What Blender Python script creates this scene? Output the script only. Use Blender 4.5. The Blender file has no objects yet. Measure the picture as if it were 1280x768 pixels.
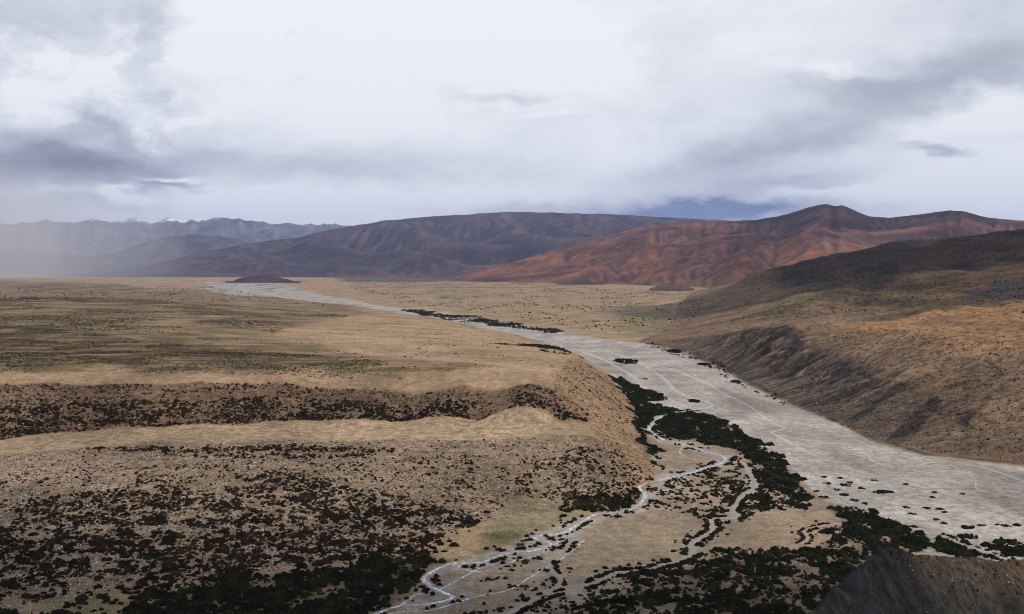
import bpy, math, random
import numpy as np
R = math.radians
random.seed(7); rng = np.random.default_rng(11)
C = bpy.context.scene.collection
sc = bpy.context.scene

# ------------------------------------------------------------------ camera, sky, sun, exposure
EYE = 100.0                      # metres above the gravel river bed
F = 1229.0                       # focal length in photo pixels (1280 wide)
PITCH = math.atan(49.0 / F)
cam_d = bpy.data.cameras.new('camera'); cam = bpy.data.objects.new('camera', cam_d); C.objects.link(cam)
cam_d.sensor_width = 36.0; cam_d.lens = 36.0 * F / 1280.0
cam_d.clip_start = 1.0; cam_d.clip_end = 400000.0
cam.location = (0, 0, EYE); cam.rotation_euler = (R(90) - PITCH, 0, 0)
sc.camera = cam

SUN_EL, SUN_AZ = 50.0, 112.0     # azimuth clockwise from +Y: from the right, a little behind the camera
sun_d = bpy.data.lights.new('sun', 'SUN'); sun = bpy.data.objects.new('sun', sun_d); C.objects.link(sun)
sun_d.energy = 2.6; sun_d.angle = R(1.5); sun_d.color = (1.0, 0.93, 0.83)
sun.rotation_euler = (R(90 - SUN_EL), 0, R(180 - SUN_AZ))
sun.location = (0, 0, 3000)

sc.view_settings.view_transform = 'Standard'; sc.view_settings.look = 'None'
sc.view_settings.gamma = 1.0; sc.view_settings.exposure = 0.0; sc.view_settings.use_curve_mapping = False
sc.render.engine = 'CYCLES'
cy = sc.cycles
cy.max_bounces = 4; cy.diffuse_bounces = 2; cy.glossy_bounces = 2; cy.volume_bounces = 1; cy.transmission_bounces = 2
cy.use_denoising = True; cy.denoising_prefilter = 'ACCURATE'
cy.use_adaptive_sampling = True; cy.adaptive_threshold = 0.008; cy.adaptive_min_samples = 16
cy.pixel_filter_type = 'BLACKMAN_HARRIS'; cy.filter_width = 1.0


class Nodes:
    """small helper for writing node maths"""
    def __init__(s, tree): s.t = tree
    def n(s, kind, **kw):
        x = s.t.nodes.new(kind)
        for k, v in kw.items(): setattr(x, k, v)
        return x
    def put(s, sock, v):
        if isinstance(v, bpy.types.NodeSocket): s.t.links.new(v, sock)
        elif v is not None: sock.default_value = v
    def m(s, op, a, b=None, c=None, clamp=False):
        x = s.n('ShaderNodeMath', operation=op); x.use_clamp = clamp
        s.put(x.inputs[0], a); s.put(x.inputs[1], b); s.put(x.inputs[2], c)
        return x.outputs[0]
    def comb(s, a, b, c):
        x = s.n('ShaderNodeCombineXYZ')
        for i, v in enumerate((a, b, c)): s.put(x.inputs[i], v)
        return x.outputs[0]
    def noise(s, vec, scale, detail=4, rough=0.55, dist=0.0, out=0, dims='3D'):
        x = s.n('ShaderNodeTexNoise', noise_dimensions=dims); s.put(x.inputs['Vector'], vec)
        x.inputs['Scale'].default_value = scale; x.inputs['Detail'].default_value = detail
        x.inputs['Roughness'].default_value = rough; x.inputs['Distortion'].default_value = dist
        return x.outputs[out]
    def ramp(s, fac, stops, interp='LINEAR'):
        x = s.n('ShaderNodeValToRGB'); s.put(x.inputs[0], fac); e = x.color_ramp.elements
        x.color_ramp.interpolation = interp
        while len(e) < len(stops): e.new(0.5)
        for el, (p, c) in zip(e, stops): el.position = p; el.color = (*c, 1) if len(c) == 3 else c
        return x.outputs[0]
    def mix(s, f, a, b, mode='MIX'):
        x = s.n('ShaderNodeMix', data_type='RGBA', blend_type=mode)
        s.put(x.inputs[0], f); s.put(x.inputs[6], a); s.put(x.inputs[7], b)
        return x.outputs[2]
    def sstep(s, v, lo, hi, a=0.0, b=1.0):
        x = s.n('ShaderNodeMapRange', interpolation_type='SMOOTHSTEP')
        s.put(x.inputs[0], v); s.put(x.inputs[1], lo); s.put(x.inputs[2], hi); s.put(x.inputs[3], a); s.put(x.inputs[4], b)
        return x.outputs[0]


def ray(px, py):
    X = (px - 640.0) / F; Y = (384.0 - py) / F
    return X, math.cos(PITCH) + Y * math.sin(PITCH), -math.sin(PITCH) + Y * math.cos(PITCH)


def azel(px, py):
    x, y, z = ray(px, py)
    return math.atan2(x, y), math.atan2(z, math.hypot(x, y))


def build_world():
    w = bpy.data.worlds.new('World'); sc.world = w; w.use_nodes = True
    w.cycles.sampling_method = 'MANUAL'; w.cycles.sample_map_resolution = 512
    t = w.node_tree; t.nodes.clear(); N = Nodes(t)
    out = N.n('ShaderNodeOutputWorld')
    sky = N.n('ShaderNodeTexSky', sky_type='NISHITA'); sky.sun_disc = False
    sky.sun_elevation = R(SUN_EL); sky.sun_rotation = R(SUN_AZ); sky.altitude = 4500
    bg1 = N.n('ShaderNodeBackground'); t.links.new(sky.outputs[0], bg1.inputs[0]); bg1.inputs[1].default_value = 0.07
    tc = N.n('ShaderNodeTexCoord'); sep = N.n('ShaderNodeSeparateXYZ'); t.links.new(tc.outputs['Generated'], sep.inputs[0])
    x, y, z = sep.outputs
    az0 = N.m('ARCTAN2', x, y); el0 = N.m('ARCSINE', z)
    # billowing: the cloud coordinates are warped by noise over the direction
    dirv = N.comb(az0, N.m('MULTIPLY', el0, 2.4), 0.0)
    w1 = N.n('ShaderNodeSeparateXYZ'); t.links.new(N.noise(dirv, 7.0, 4, 0.55, out=1, dims='2D'), w1.inputs[0])
    w2 = N.n('ShaderNodeSeparateXYZ'); t.links.new(N.noise(dirv, 26.0, 4, 0.6, out=1, dims='2D'), w2.inputs[0])
    az = N.m('ADD', az0, N.m('MULTIPLY', N.m('SUBTRACT', w1.outputs[0], .5), .10))
    az = N.m('ADD', az, N.m('MULTIPLY', N.m('SUBTRACT', w2.outputs[0], .5), .030))
    el = N.m('ADD', el0, N.m('MULTIPLY', N.m('SUBTRACT', w1.outputs[1], .5), .040))
    el = N.m('ADD', el, N.m('MULTIPLY', N.m('SUBTRACT', w2.outputs[1], .5), .016))
    vec = N.comb(az, el, 1.0)
    def dot(v, w):
        n_ = N.n('ShaderNodeVectorMath', operation='DOT_PRODUCT'); N.put(n_.inputs[0], v); n_.inputs[1].default_value = w
        return n_.outputs['Value']
    def blob(px, py, rx, ry, amp, rot, acc=0.0):
        """acc + a soft ellipse of cloud around one direction"""
        a0, e0 = azel(px, py); rx /= F; ry /= F; c, s = math.cos(R(rot)), math.sin(R(rot))
        p = dot(vec, (c / rx, s / rx, -(a0 * c + e0 * s) / rx)); q = dot(vec, (-s / ry, c / ry, (a0 * s - e0 * c) / ry))
        d2 = N.m('MULTIPLY_ADD', p, p, N.m('MULTIPLY', q, q))
        return N.m('MULTIPLY_ADD', N.m('POWER', 0.36788, d2), amp, acc)
    L = 0.92
    for b in SKY_BLOBS: L = blob(*b, acc=L)
    fb = N.noise(N.comb(N.m('ADD', az0, 3.7), N.m('MULTIPLY', el0, 1.9), 0), 6.0, 7, 0.56, 0.5, dims='2D')
    fb2 = N.noise(N.comb(N.m('ADD', az0, 9.1), N.m('MULTIPLY', el0, 1.6), 0), 24.0, 5, 0.6, 0.5, dims='2D')
    L = N.m('ADD', L, N.m('MULTIPLY', N.m('SUBTRACT', fb, .5), .34))
    L = N.m('ADD', L, N.m('MULTIPLY', N.m('SUBTRACT', fb2, .5), .17))
    # heaped cumulus on the left: rounded heads, lit above and grey beneath
    cum = 0.0
    for b in SKY_HEAPS: cum = blob(*b, acc=cum)
    vo = N.n('ShaderNodeTexVoronoi', feature='SMOOTH_F1', voronoi_dimensions='2D'); vo.inputs['Scale'].default_value = 17.0; vo.inputs['Detail'].default_value = 3.0; vo.inputs['Roughness'].default_value = .55; vo.inputs['Smoothness'].default_value = .55
    t.links.new(N.comb(az, N.m('MULTIPLY', el, 1.35), 3.0), vo.inputs['Vector'])
    puff = N.m('SUBTRACT', .55, vo.outputs['Distance'])
    L = N.m('ADD', L, N.m('MULTIPLY', N.m('MULTIPLY', puff, cum), .58))
    L = N.m('MAXIMUM', N.m('MINIMUM', L, 1.0), 0.0)
    col = N.ramp(L, [(0.0, (.21, .21, .245)), (.25, (.35, .355, .415)), (.5, (.55, .565, .645)), (.75, (.78, .805, .865)), (1.0, (.985, 1.0, 1.035))])
    blue = 0.0
    for b in SKY_BLUE: blue = blob(*b, acc=blue)
    blue = N.m('MINIMUM', blue, 0.95)
    col = N.mix(blue, col, (.11, .165, .36, 1))
    bg2 = N.n('ShaderNodeBackground'); t.links.new(col, bg2.inputs[0]); bg2.inputs[1].default_value = 1.0
    # sky above the view dimmed to lower the ambient light
    over = N.sstep(el0, R(17), R(40), 1.0, 0.50); t.links.new(over, bg2.inputs[1])
    mx = N.n('ShaderNodeMixShader'); mx.inputs[0].default_value = 0.95
    t.links.new(bg1.outputs[0], mx.inputs[1]); t.links.new(bg2.outputs[0], mx.inputs[2])
    t.links.new(mx.outputs[0], out.inputs[0])


# px, py, radius x, radius y (photo pixels), brightness change, rotation
SKY_BLOBS = [
    (80, 208, 120, 24, -.54, -3), (-30, 190, 150, 42, -.30, 0), (60, 10, 150, 40, -.18, 0), (55, 105, 100, 36, .20, 0), (-60, 60, 90, 80, -.1, 0),
    (185, 60, 40, 60, -.09, 15), (290, 205, 170, 28, -.20, 4), (470, 210, 190, 26, -.22, -2), (215, 160, 40, 12, .14, 0), (215, 172, 40, 8, -.15, 0),
    (500, 30, 230, 60, .20, 0), (440, 110, 200, 60, .12, 0), (640, 80, 300, 60, .05, 0), (300, 50, 60, 50, .14, 0), (700, 170, 180, 50, .06, 0),
    (40, 252, 140, 16, -.16, 0), (150, 245, 36, 6, .60, -5), (90, 240, 60, 5, .22, 0), (340, 254, 150, 16, .30, 0), (560, 250, 220, 18, .24, 0), (330, 270, 200, 10, .18, 0), (70, 118, 46, 16, .22, 5), (120, 88, 40, 14, .18, -8), (25, 150, 46, 14, .16, 0), (212, 226, 34, 2.5, .6, -2),
    (1150, 95, 200, 34, -.26, 8), (1020, 165, 170, 28, -.24, 16), (870, 212, 190, 26, -.24, 12), (1050, 150, 160, 40, -.06, 0),
    (1260, 105, 120, 30, -.24, 0), (980, 235, 120, 14, -.30, 4), (780, 258, 150, 12, -.24, 0), (830, 60, 40, 60, -.12, -20), (900, 110, 120, 60, -.05, 0),
    (1075, 86, 90, 11, .26, -8), (1215, 142, 80, 20, .40, 4), (1225, 205, 90, 18, .28, 4), (1100, 247, 130, 10, .46, 3), (1250, 245, 80, 16, .34, 0), (1190, 192, 44, 6, -.50, -8),
    (1140, 178, 20, 4, -.25, -10), (950, 15, 300, 30, -.05, 0), (1240, 12, 120, 26, -.22, 0), (650, 116, 42, 6, -.26, 0), (600, 112, 90, 8, -.10, 0), (370, 30, 36, 16, -.16, 0), (690, 142, 40, 5, .12, 0), (440, 242, 40, 6, -.14, 0), (470, 260, 60, 5, -.10, 0),
]
SKY_HEAPS = [(60, 110, 150, 70, .9, 0), (200, 165, 70, 35, .7, 0), (180, 40, 60, 60, .5, 0), (150, 243, 60, 12, .7, 0), (360, 40, 60, 50, .4, 0), (1080, 90, 110, 20, .4, 0), (1210, 140, 90, 30, .35, 0), (1110, 250, 130, 14, .5, 0), (420, 80, 120, 40, .25, 0), (650, 140, 120, 30, .35, 0), (440, 245, 150, 12, .4, 0)]
SKY_BLUE = [(915, 273, 125, 14, .95, 0), (780, 266, 170, 10, .55, 0), (205, 233, 30, 3.5, .6, -3), (1000, 228, 130, 18, .20, 6), (1190, 192, 44, 6, .15, -8)]
build_world()


# ------------------------------------------------------------------ numpy noise
def hash2(ix, iy, seed):
    h = (ix.astype(np.int64) * 374761393 + iy.astype(np.int64) * 668265263 + seed * 974711) & 0x7fffffff
    h = ((h ^ (h >> 13)) * 1274126177) & 0x7fffffff
    return ((h ^ (h >> 16)) & 0xffff) / 65535.0


def pn(x, y, seed=0):
    """gradient noise, about -1..1"""
    x = np.asarray(x, float); y = np.asarray(y, float)
    xi = np.floor(x); yi = np.floor(y); fx = x - xi; fy = y - yi
    u = fx ** 3 * (fx * (fx * 6 - 15) + 10); v = fy ** 3 * (fy * (fy * 6 - 15) + 10)
    def g(a, b, dx, dy):
        t = hash2(xi + a, yi + b, seed) * 2 * np.pi
        return np.cos(t) * dx + np.sin(t) * dy
    n = (1 - v) * ((1 - u) * g(0, 0, fx, fy) + u * g(1, 0, fx - 1, fy)) + v * ((1 - u) * g(0, 1, fx, fy - 1) + u * g(1, 1, fx - 1, fy - 1))
    return n * 1.5


def fbm(x, y, octs=4, seed=0, gain=.5):
    s = 0; a = 1.0; tot = 0
    for o in range(octs):
        s = s + a * pn(x * 2 ** o, y * 2 ** o, seed + o * 17); tot += a; a *= gain
    return s / tot


def ridged(x, y, octs=4, seed=0):
    s = 0; a = 1.0; tot = 0
    for o in range(octs):
        s = s + a * (1 - np.abs(pn(x * 2 ** o, y * 2 ** o, seed + o * 13))) ** 2; tot += a; a *= .5
    return s / tot


def smooth1(a, k):
    w = np.exp(-np.linspace(-2, 2, 2 * k + 1) ** 2); w /= w.sum()
    return np.convolve(np.pad(a, k, mode='edge'), w, 'valid')


def ss(v, lo, hi):
    t = np.clip((v - lo) / (hi - lo), 0, 1); return t * t * (3 - 2 * t)


# ------------------------------------------------------------------ survey of the valley: breaklines seen from the viewpoint, each with a height
def at_z(px, py, z):
    x, y, dz = ray(px, py); k = (z - EYE) / dz
    return x * k, y * k, z


def at_d(px, py, d):
    x, y, dz = ray(px, py); k = d / y
    return x * k, d, EYE + dz * k


def densify(pts, step=40.0, cap=14):
    out = [pts[0]]
    for a, b in zip(pts, pts[1:]):
        n = int(min(cap, max(1, round(math.dist(a[:2], b[:2]) / step))))
        for i in range(1, n + 1):
            t = i / n; out.append(tuple(a[j] + (b[j] - a[j]) * t for j in range(3)))
    return out


def lz(z, *pp): return densify([at_z(px, py, z) for px, py in pp])
def lzz(*pp): return densify([at_z(*p) for p in pp])
def ldd(*pp): return densify([at_d(*p) for p in pp], 120)


FOOT = [(700, 408), (760, 420), (800, 428), (845, 438), (870, 447), (910, 465), (935, 480), (970, 497), (1000, 510), (1050, 530), (1100, 555), (1160, 570), (1220, 576), (1280, 584), (1400, 605)]
ctrl = []
ctrl += lzz((-500, 478, 36), (-200, 478, 36), (60, 478, 36), (350, 476, 36), (480, 477, 36), (580, 480, 36), (660, 484, 36), (694, 483, 36), (712, 466, 36), (724, 450, 33))
ctrl += lzz((-500, 460, 38), (-100, 440, 38), (200, 440, 37), (450, 440, 36), (600, 450, 36), (690, 462, 36))
ctrl += lzz((-400, 420, 40), (0, 410, 40), (250, 405, 32), (420, 408, 24), (560, 420, 22), (640, 432, 28), (700, 444, 33))
ctrl += lzz((-300, 385, 30), (0, 380, 28), (200, 376, 16), (330, 378, 8), (450, 388, 4), (540, 402, 6), (610, 416, 12), (660, 428, 18), (700, 436, 22), (722, 443, 22))
ctrl += lzz((300, 371, .4), (420, 380, .4), (500, 391, .4), (560, 402, .4), (620, 415, .4), (680, 430, .4), (728, 446, .4), (757, 464, .4), (775, 480, .5), (791, 508, .8), (802, 540, .8), (816, 578, .8), (822, 602, .8), (800, 634, .8), (745, 644, .8), (690, 640, 1.5), (640, 630, 2), (602, 652, 1.8), (560, 673, 1.5), (450, 696, 1.5), (300, 712, 1.5), (150, 730, 1.5), (0, 742, 1.5), (-300, 760, 1.5))
ctrl += lzz((-500, 570, 12), (-150, 560, 13), (0, 551, 14), (100, 545, 15.5), (200, 536, 17), (300, 529, 18), (400, 527, 18.5), (500, 524, 18.5), (600, 526, 18.5), (700, 530, 18.5), (738, 532, 18))
ctrl += lzz((-500, 610, 11), (-150, 590, 12), (0, 568, 13.5), (100, 561, 15), (200, 551, 16.5), (350, 547, 17.5), (500, 547, 17.5), (620, 547, 17.5), (700, 548, 17.2), (745, 546, 16.5))
ctrl += lzz((-300, 650, 6), (0, 640, 7), (200, 622, 7.5), (400, 618, 7.5), (520, 612, 7), (620, 600, 6.5), (700, 595, 7), (760, 590, 7))
ctrl += lzz((-300, 690, 3.5), (0, 690, 4), (200, 672, 4), (400, 655, 4), (520, 650, 3.5))
ctrl += lzz((735, 505, 24), (762, 535, 14), (785, 570, 7))
ctrl += lzz((-300, 850, .8), (0, 850, .8), (400, 850, .6), (700, 850, .2), (1000, 850, .2), (1300, 850, .2))
for q in ((900, 520), (1000, 560), (1100, 600), (1200, 625), (1280, 660), (860, 480), (800, 450), (700, 422), (600, 402), (480, 380), (380, 368), (600, 740), (750, 700), (850, 650), (700, 690), (950, 690), (1000, 760), (1200, 720), (940, 600), (860, 590), (850, 540), (1300, 620), (560, 760)):
    ctrl.append(at_z(*q, 0.1))
for q in ((300, 355), (450, 352), (600, 360), (700, 375), (700, 392), (800, 372), (800, 400), (840, 365), (820, 415), (600, 385)):
    ctrl.append(at_z(*q, 0.5))
ctrl += [at_z(px, py, .3) for px, py in FOOT[:5]] + densify([at_z(px, py, .3) for px, py in FOOT[4:]])
ctrl += lzz((842, 392, 0.8), (836, 408, .8), (828, 420, .6))
ctrl += lzz((880, 416, 11), (930, 413, 28), (960, 409, 38), (985, 409, 43), (1040, 414, 41), (1100, 420, 45), (1180, 430, 46), (1280, 436, 46), (1450, 445, 50))
ctrl += lzz((1000, 396, 38), (1040, 395, 42), (1100, 400, 48), (1180, 402, 54), (1280, 402, 57), (1450, 400, 62))
ctrl += lzz((940, 398, 25), (1000, 388, 38), (1100, 386, 50), (1180, 385, 58), (1280, 378, 63), (1450, 370, 70))
ctrl += ldd((880, 400, 1600), (930, 388, 1750), (1000, 368, 1750), (1100, 363, 1600), (1180, 358, 1450), (1280, 350, 1400), (1450, 340, 1300))
ctrl += ldd((890, 380, 2200), (950, 363, 2200), (1000, 350, 2150), (1100, 334, 2000), (1180, 325, 1900), (1280, 319, 1800), (1450, 300, 1700))
SKYR = [(850, 382, 2620), (900, 362, 2650), (950, 343, 2650), (1000, 327, 2600), (1060, 313, 2500), (1130, 304, 2400), (1200, 295, 2300), (1280, 287, 2150), (1450, 268, 2000), (1700, 250, 1900)]
ctrl += ldd(*SKYR)
ctrl += [(300, 3300, 0), (700, 3300, 30), (1100, 3200, 80), (1600, 3000, 120), (2200, 2800, 150), (1200, 4200, 20), (2500, 4000, 80), (400, 3900, 0), (0, 3500, 0), (-600, 3500, 2), (-1500, 3500, 6), (-2500, 3000, 12), (0, 4500, 0), (-3000, 4500, 0), (2500, 5000, 0), (600, 5000, 0)]
ctrl = np.array(ctrl)
keep = np.ones(len(ctrl), bool)
for i in range(len(ctrl)):                       # drop near duplicates
    if keep[i]:
        d = np.hypot(ctrl[i + 1:, 0] - ctrl[i, 0], ctrl[i + 1:, 1] - ctrl[i, 1])
        keep[i + 1:] &= d > 4.0
ctrl = ctrl[keep]
n = len(ctrl)
D = np.hypot(ctrl[:, None, 0] - ctrl[None, :, 0], ctrl[:, None, 1] - ctrl[None, :, 1])
A_ = np.zeros((n + 1, n + 1)); A_[:n, :n] = D - np.eye(n) * .5; A_[:n, n] = 1; A_[n, :n] = 1
Wt = np.linalg.solve(A_, np.r_[ctrl[:, 2], 0])


def rbf(x, y):
    sh = np.shape(x); x = np.ravel(x); y = np.ravel(y); out = np.empty(len(x))
    cx = ctrl[:, 0].astype(np.float32); cyy = ctrl[:, 1].astype(np.float32); w = Wt[:n].astype(np.float32)
    for s in range(0, len(x), 20000):
        dx = x[s:s + 20000, None].astype(np.float32) - cx; dy = y[s:s + 20000, None].astype(np.float32) - cyy
        out[s:s + 20000] = (np.sqrt(dx * dx + dy * dy) @ w) + Wt[n]
    return out.reshape(sh)


# fan-shaped grid: u = x / y across, y outwards
us = np.r_[-np.linspace(1.7, .64, 50), np.linspace(-.62, .62, 1000), np.linspace(.64, 1.7, 50)]
ypix = np.r_[np.linspace(1400, 810, 40)[:-1], np.linspace(810, 580, 330)[:-1], np.linspace(580, 400, 600)[:-1], np.linspace(400, 348, 200)[:-1], np.linspace(348, 338.6, 36)]
ys = np.array([at_z(640, p, 0)[1] for p in ypix])
U, Y = np.meshgrid(us, ys); X = U * Y
Z = rbf(X, Y)
far = ss(Y, 2900, 4300); Z = Z * (1 - far)
Z = np.maximum(Z, 0.0)


# which world polygon a survey outline encloses: outlines are followed on the bare terrain
def cast(px, py):
    x, y, dz = ray(px, py); u = x / y; s = dz / y
    j = np.clip(np.searchsorted(us, u) - 1, 0, len(us) - 2); f = (u - us[j]) / (us[j + 1] - us[j])
    col = Z[:, j] * (1 - f) + Z[:, j + 1] * f
    g = EYE + s * ys - col
    k = np.nonzero(g <= 0)[0]
    if not len(k): d = ys[-1]
    elif k[0] == 0: d = ys[0]
    else:
        a, b = g[k[0] - 1], g[k[0]]; t = a / (a - b); d = ys[k[0] - 1] + t * (ys[k[0]] - ys[k[0] - 1])
    return u * d, d


def hz(x, y, grid=None):
    G = Z if grid is None else grid
    x = np.asarray(x, float); y = np.asarray(y, float); u = x / y
    fj = np.interp(u, us, np.arange(len(us))); fi = np.interp(y, ys, np.arange(len(ys)))
    j = np.clip(fj.astype(int), 0, len(us) - 2); i = np.clip(fi.astype(int), 0, len(ys) - 2)
    a = fj - j; b = fi - i
    return (G[i, j] * (1 - a) + G[i, j + 1] * a) * (1 - b) + (G[i + 1, j] * (1 - a) + G[i + 1, j + 1] * a) * b


def poly(*pp, flat=False):
    return np.array([(at_z(px, py, 0)[:2] if flat else cast(px, py)) for px, py in pp])


def inside(P, x, y):
    sh = np.shape(x); x = np.ravel(x); y = np.ravel(y); r = np.zeros(len(x), bool)
    sel = np.nonzero((x >= P[:, 0].min()) & (x <= P[:, 0].max()) & (y >= P[:, 1].min()) & (y <= P[:, 1].max()))[0]
    xs, yq = x[sel], y[sel]; c = np.zeros(len(sel), bool)
    for (x0, y0), (x1, y1) in zip(P, np.roll(P, -1, 0)):
        if y0 == y1: continue
        c ^= ((y0 > yq) != (y1 > yq)) & (xs < (x1 - x0) * (yq - y0) / (y1 - y0) + x0)
    r[sel] = c
    return r.reshape(sh)


def dist_line(P, x, y, closed=False):
    """distance to a polyline, only where it is near; elsewhere large"""
    sh = np.shape(x); x = np.ravel(x); y = np.ravel(y); out = np.full(len(x), 1e9)
    Q = np.vstack([P, P[:1]]) if closed else P
    m = max(60.0, .08 * Q[:, 1].max()); near = np.nonzero((x > Q[:, 0].min() - m) & (x < Q[:, 0].max() + m) & (y > Q[:, 1].min() - m) & (y < Q[:, 1].max() + m))[0]
    full = out; x = x[near]; y = y[near]; out = np.full(len(x), 1e9)
    for a, b in zip(Q, Q[1:]):
        L = math.dist(a, b); m = max(60.0, .08 * max(a[1], b[1]))
        s = np.nonzero((x > min(a[0], b[0]) - m) & (x < max(a[0], b[0]) + m) & (y > min(a[1], b[1]) - m) & (y < max(a[1], b[1]) + m))[0]
        if not len(s): continue
        t = np.clip(((x[s] - a[0]) * (b[0] - a[0]) + (y[s] - a[1]) * (b[1] - a[1])) / max(L * L, 1e-9), 0, 1)
        d = np.hypot(x[s] - a[0] - t * (b[0] - a[0]), y[s] - a[1] - t * (b[1] - a[1]))
        out[s] = np.minimum(out[s], d)
    full[near] = out
    return full.reshape(sh)


def soft(P, x, y, w=0.008, rag=0.012, seed=5):
    """1 inside an outline, 0 outside, ragged and feathered with distance from the viewpoint"""
    out = np.zeros(x.shape); m0 = np.maximum(y, 150.0) * (4 * w + 1.5 * rag) + 5
    sel = (x > P[:, 0].min() - m0) & (x < P[:, 0].max() + m0) & (y > P[:, 1].min() - m0 * 6) & (y < P[:, 1].max() + m0 * 6)
    x = x[sel]; y = y[sel]
    k = np.maximum(y, 150.0); sc_ = 18.0 / k
    xx = x + fbm(x * sc_, y * sc_ * .35, 4, seed) * k * rag; yy = y + fbm(x * sc_ + 9, y * sc_ * .35, 4, seed + 3) * k * rag * np.clip(k / 400, 1, 6)
    ins = inside(P, xx, yy); d = dist_line(P, xx, yy, True) / (k * w)
    out[sel] = np.clip(np.where(ins, .5 + d, .5 - d), 0, 1)
    return out


# ---- outlines (photo survey -> world ground plan)
BED = poly((268, 352), (330, 353), (430, 373), (500, 384), (560, 392), (620, 402), (690, 414), (760, 424), (810, 430), (845, 439), (870, 448), (910, 466), (935, 481), (970, 498), (1000, 511), (1050, 531),
           (1100, 556), (1160, 571), (1220, 577), (1280, 585), (1420, 610), (1420, 710), (1280, 705), (1180, 700), (1090, 660), (1020, 620), (990, 590), (930, 545), (880, 518), (835, 512), (800, 500), (778, 484), (757, 465), (730, 447),
           (690, 433), (640, 418), (590, 407), (540, 398), (480, 386), (420, 379), (350, 374), (290, 368), (262, 360), flat=True)
FLOOD = poly((480, 800), (540, 715), (620, 690), (700, 655), (760, 646), (800, 634), (822, 603), (812, 570), (800, 540), (790, 505), (835, 512), (880, 518), (930, 545), (990, 590), (1020, 620), (1090, 660), (1180, 700), (1280, 705), (1420, 710), (1420, 900), (480, 900), flat=True)
ISLAND = poly((690, 700), (720, 665), (770, 650), (850, 648), (880, 660), (865, 690), (800, 708), (750, 722), (700, 720), flat=True)
SAND2 = poly((890, 690), (930, 655), (1000, 640), (1040, 645), (1020, 680), (960, 690), flat=True)
bed_m = soft(BED, X, Y, .004, .009, 3); flood_m = soft(FLOOD, X, Y, .01, .008, 4)
flat_m = np.maximum(bed_m, flood_m)

def spline(pp, per=10):
    P = np.array(pp, float); Q = np.vstack([2 * P[0] - P[1], P, 2 * P[-1] - P[-2]]); out = []
    for i in range(1, len(Q) - 2):
        p0, p1, p2, p3 = Q[i - 1:i + 3]
        for t in np.linspace(0, 1, per, endpoint=False):
            out.append(.5 * (2 * p1 + (p2 - p0) * t + (2 * p0 - 5 * p1 + 4 * p2 - p3) * t * t + (3 * p1 - p0 - 3 * p2 + p3) * t ** 3))
    out.append(P[-1]); return np.array(out)



STREAM = [(440, 785), (472, 768), (500, 759), (540, 755), (566, 748), (552, 741), (535, 732), (530, 725), (545, 715), (567, 707), (600, 705), (620, 698), (640, 692), (662, 690), (688, 681), (668, 673), (702, 668), (722, 657), (745, 646), (780, 642), (800, 633), (806, 623), (800, 616), (822, 605), (852, 595), (880, 586), (904, 578), (902, 570), (880, 564), (855, 556), (825, 549), (812, 541), (815, 531), (826, 521), (848, 516), (868, 513)]
CHAN = [(600, 790), (640, 766), (677, 748), (722, 736), (750, 727), (770, 717), (815, 711), (862, 696), (865, 681), (890, 663), (892, 650), (922, 647), (917, 637), (930, 618), (945, 608), (937, 592), (930, 580)]
CHAN2 = [(677, 748), (700, 728), (690, 712), (688, 702), (705, 690), (712, 680), (722, 672)]
CHAN3 = [(1001, 680), (1010, 672), (1005, 664), (1025, 658), (1050, 655)]
CHAN4 = [(1280, 706), (1240, 694), (1210, 684), (1180, 672), (1160, 664)]
MAINS = [[(868, 513), (900, 517), (935, 520), (962, 527), (981, 535), (966, 542), (1022, 552), (1065, 557), (1083, 565), (1093, 577), (1126, 584), (1182, 577), (1240, 588), (1300, 610)],
         [(868, 513), (846, 503), (830, 496), (812, 489), (800, 480), (790, 470), (770, 458), (745, 446), (710, 434), (660, 421), (600, 407), (540, 396), (470, 384), (400, 375), (330, 366)],
         [(868, 513), (890, 506), (850, 492), (835, 478), (820, 466), (800, 455), (775, 444), (735, 434), (690, 423), (640, 412), (580, 401), (520, 391)],
         [(1126, 584), (1160, 592), (1215, 600), (1222, 612), (1260, 620), (1320, 628)],
         [(962, 527), (1000, 530), (1040, 540), (1100, 562), (1150, 575)], [(800, 455), (840, 462), (880, 478), (905, 492), (940, 510), (962, 527)], [(966, 542), (1010, 565), (1060, 585), (1120, 600), (1200, 622), (1290, 650)]]
L_st, L_ch, L_c2, L_c3, L_c4 = [spline([at_z(px, py, 0)[:2] for px, py in q_]) for q_ in (STREAM, CHAN, CHAN2, CHAN3, CHAN4)]
L_mains = [spline([at_z(px, py, 0)[:2] for px, py in q_]) for q_ in MAINS]


# relief: rounded undulation and runnels on the slopes, hardly any on the beds
gx = np.gradient(Z, axis=1) / np.gradient(X, axis=1); gy = np.gradient(Z, axis=0) / np.gradient(Y, axis=0)
slope = np.hypot(gx, gy)
foot_w = np.array([(1100, 4600), (760, 3500)] + [at_z(px, py, 0)[:2] for px, py in [(851, 381.5), (846, 390), (838, 402), (828, 416)] + FOOT[2:]])
right = ss(X - np.interp(Y, foot_w[::-1, 1], foot_w[::-1, 0]), 2, 40) * (1 - ss(Y, 3000, 3600)) * ss(Y, 300, 420)
left = (1 - flat_m) * (1 - right)
Zb = Z.copy()
rough = fbm(X / 45, Y / 45, 5, 21) * 1.4 * np.clip(.25 + slope * 2.2, 0, 1.1) + fbm(X / 9, Y / 9, 3, 31) * .35 * np.clip(.2 + slope * 2, 0, 1)
Z = Z + rough * left * (1 - ss(Y, 1500, 3500) * .5)
# nose and scarp: runnels straight down the slope
Z -= (ridged(X / 16, Y / 40, 3, 44)) * .9 * np.clip(slope * 2 - .4, 0, 1) * left
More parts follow.
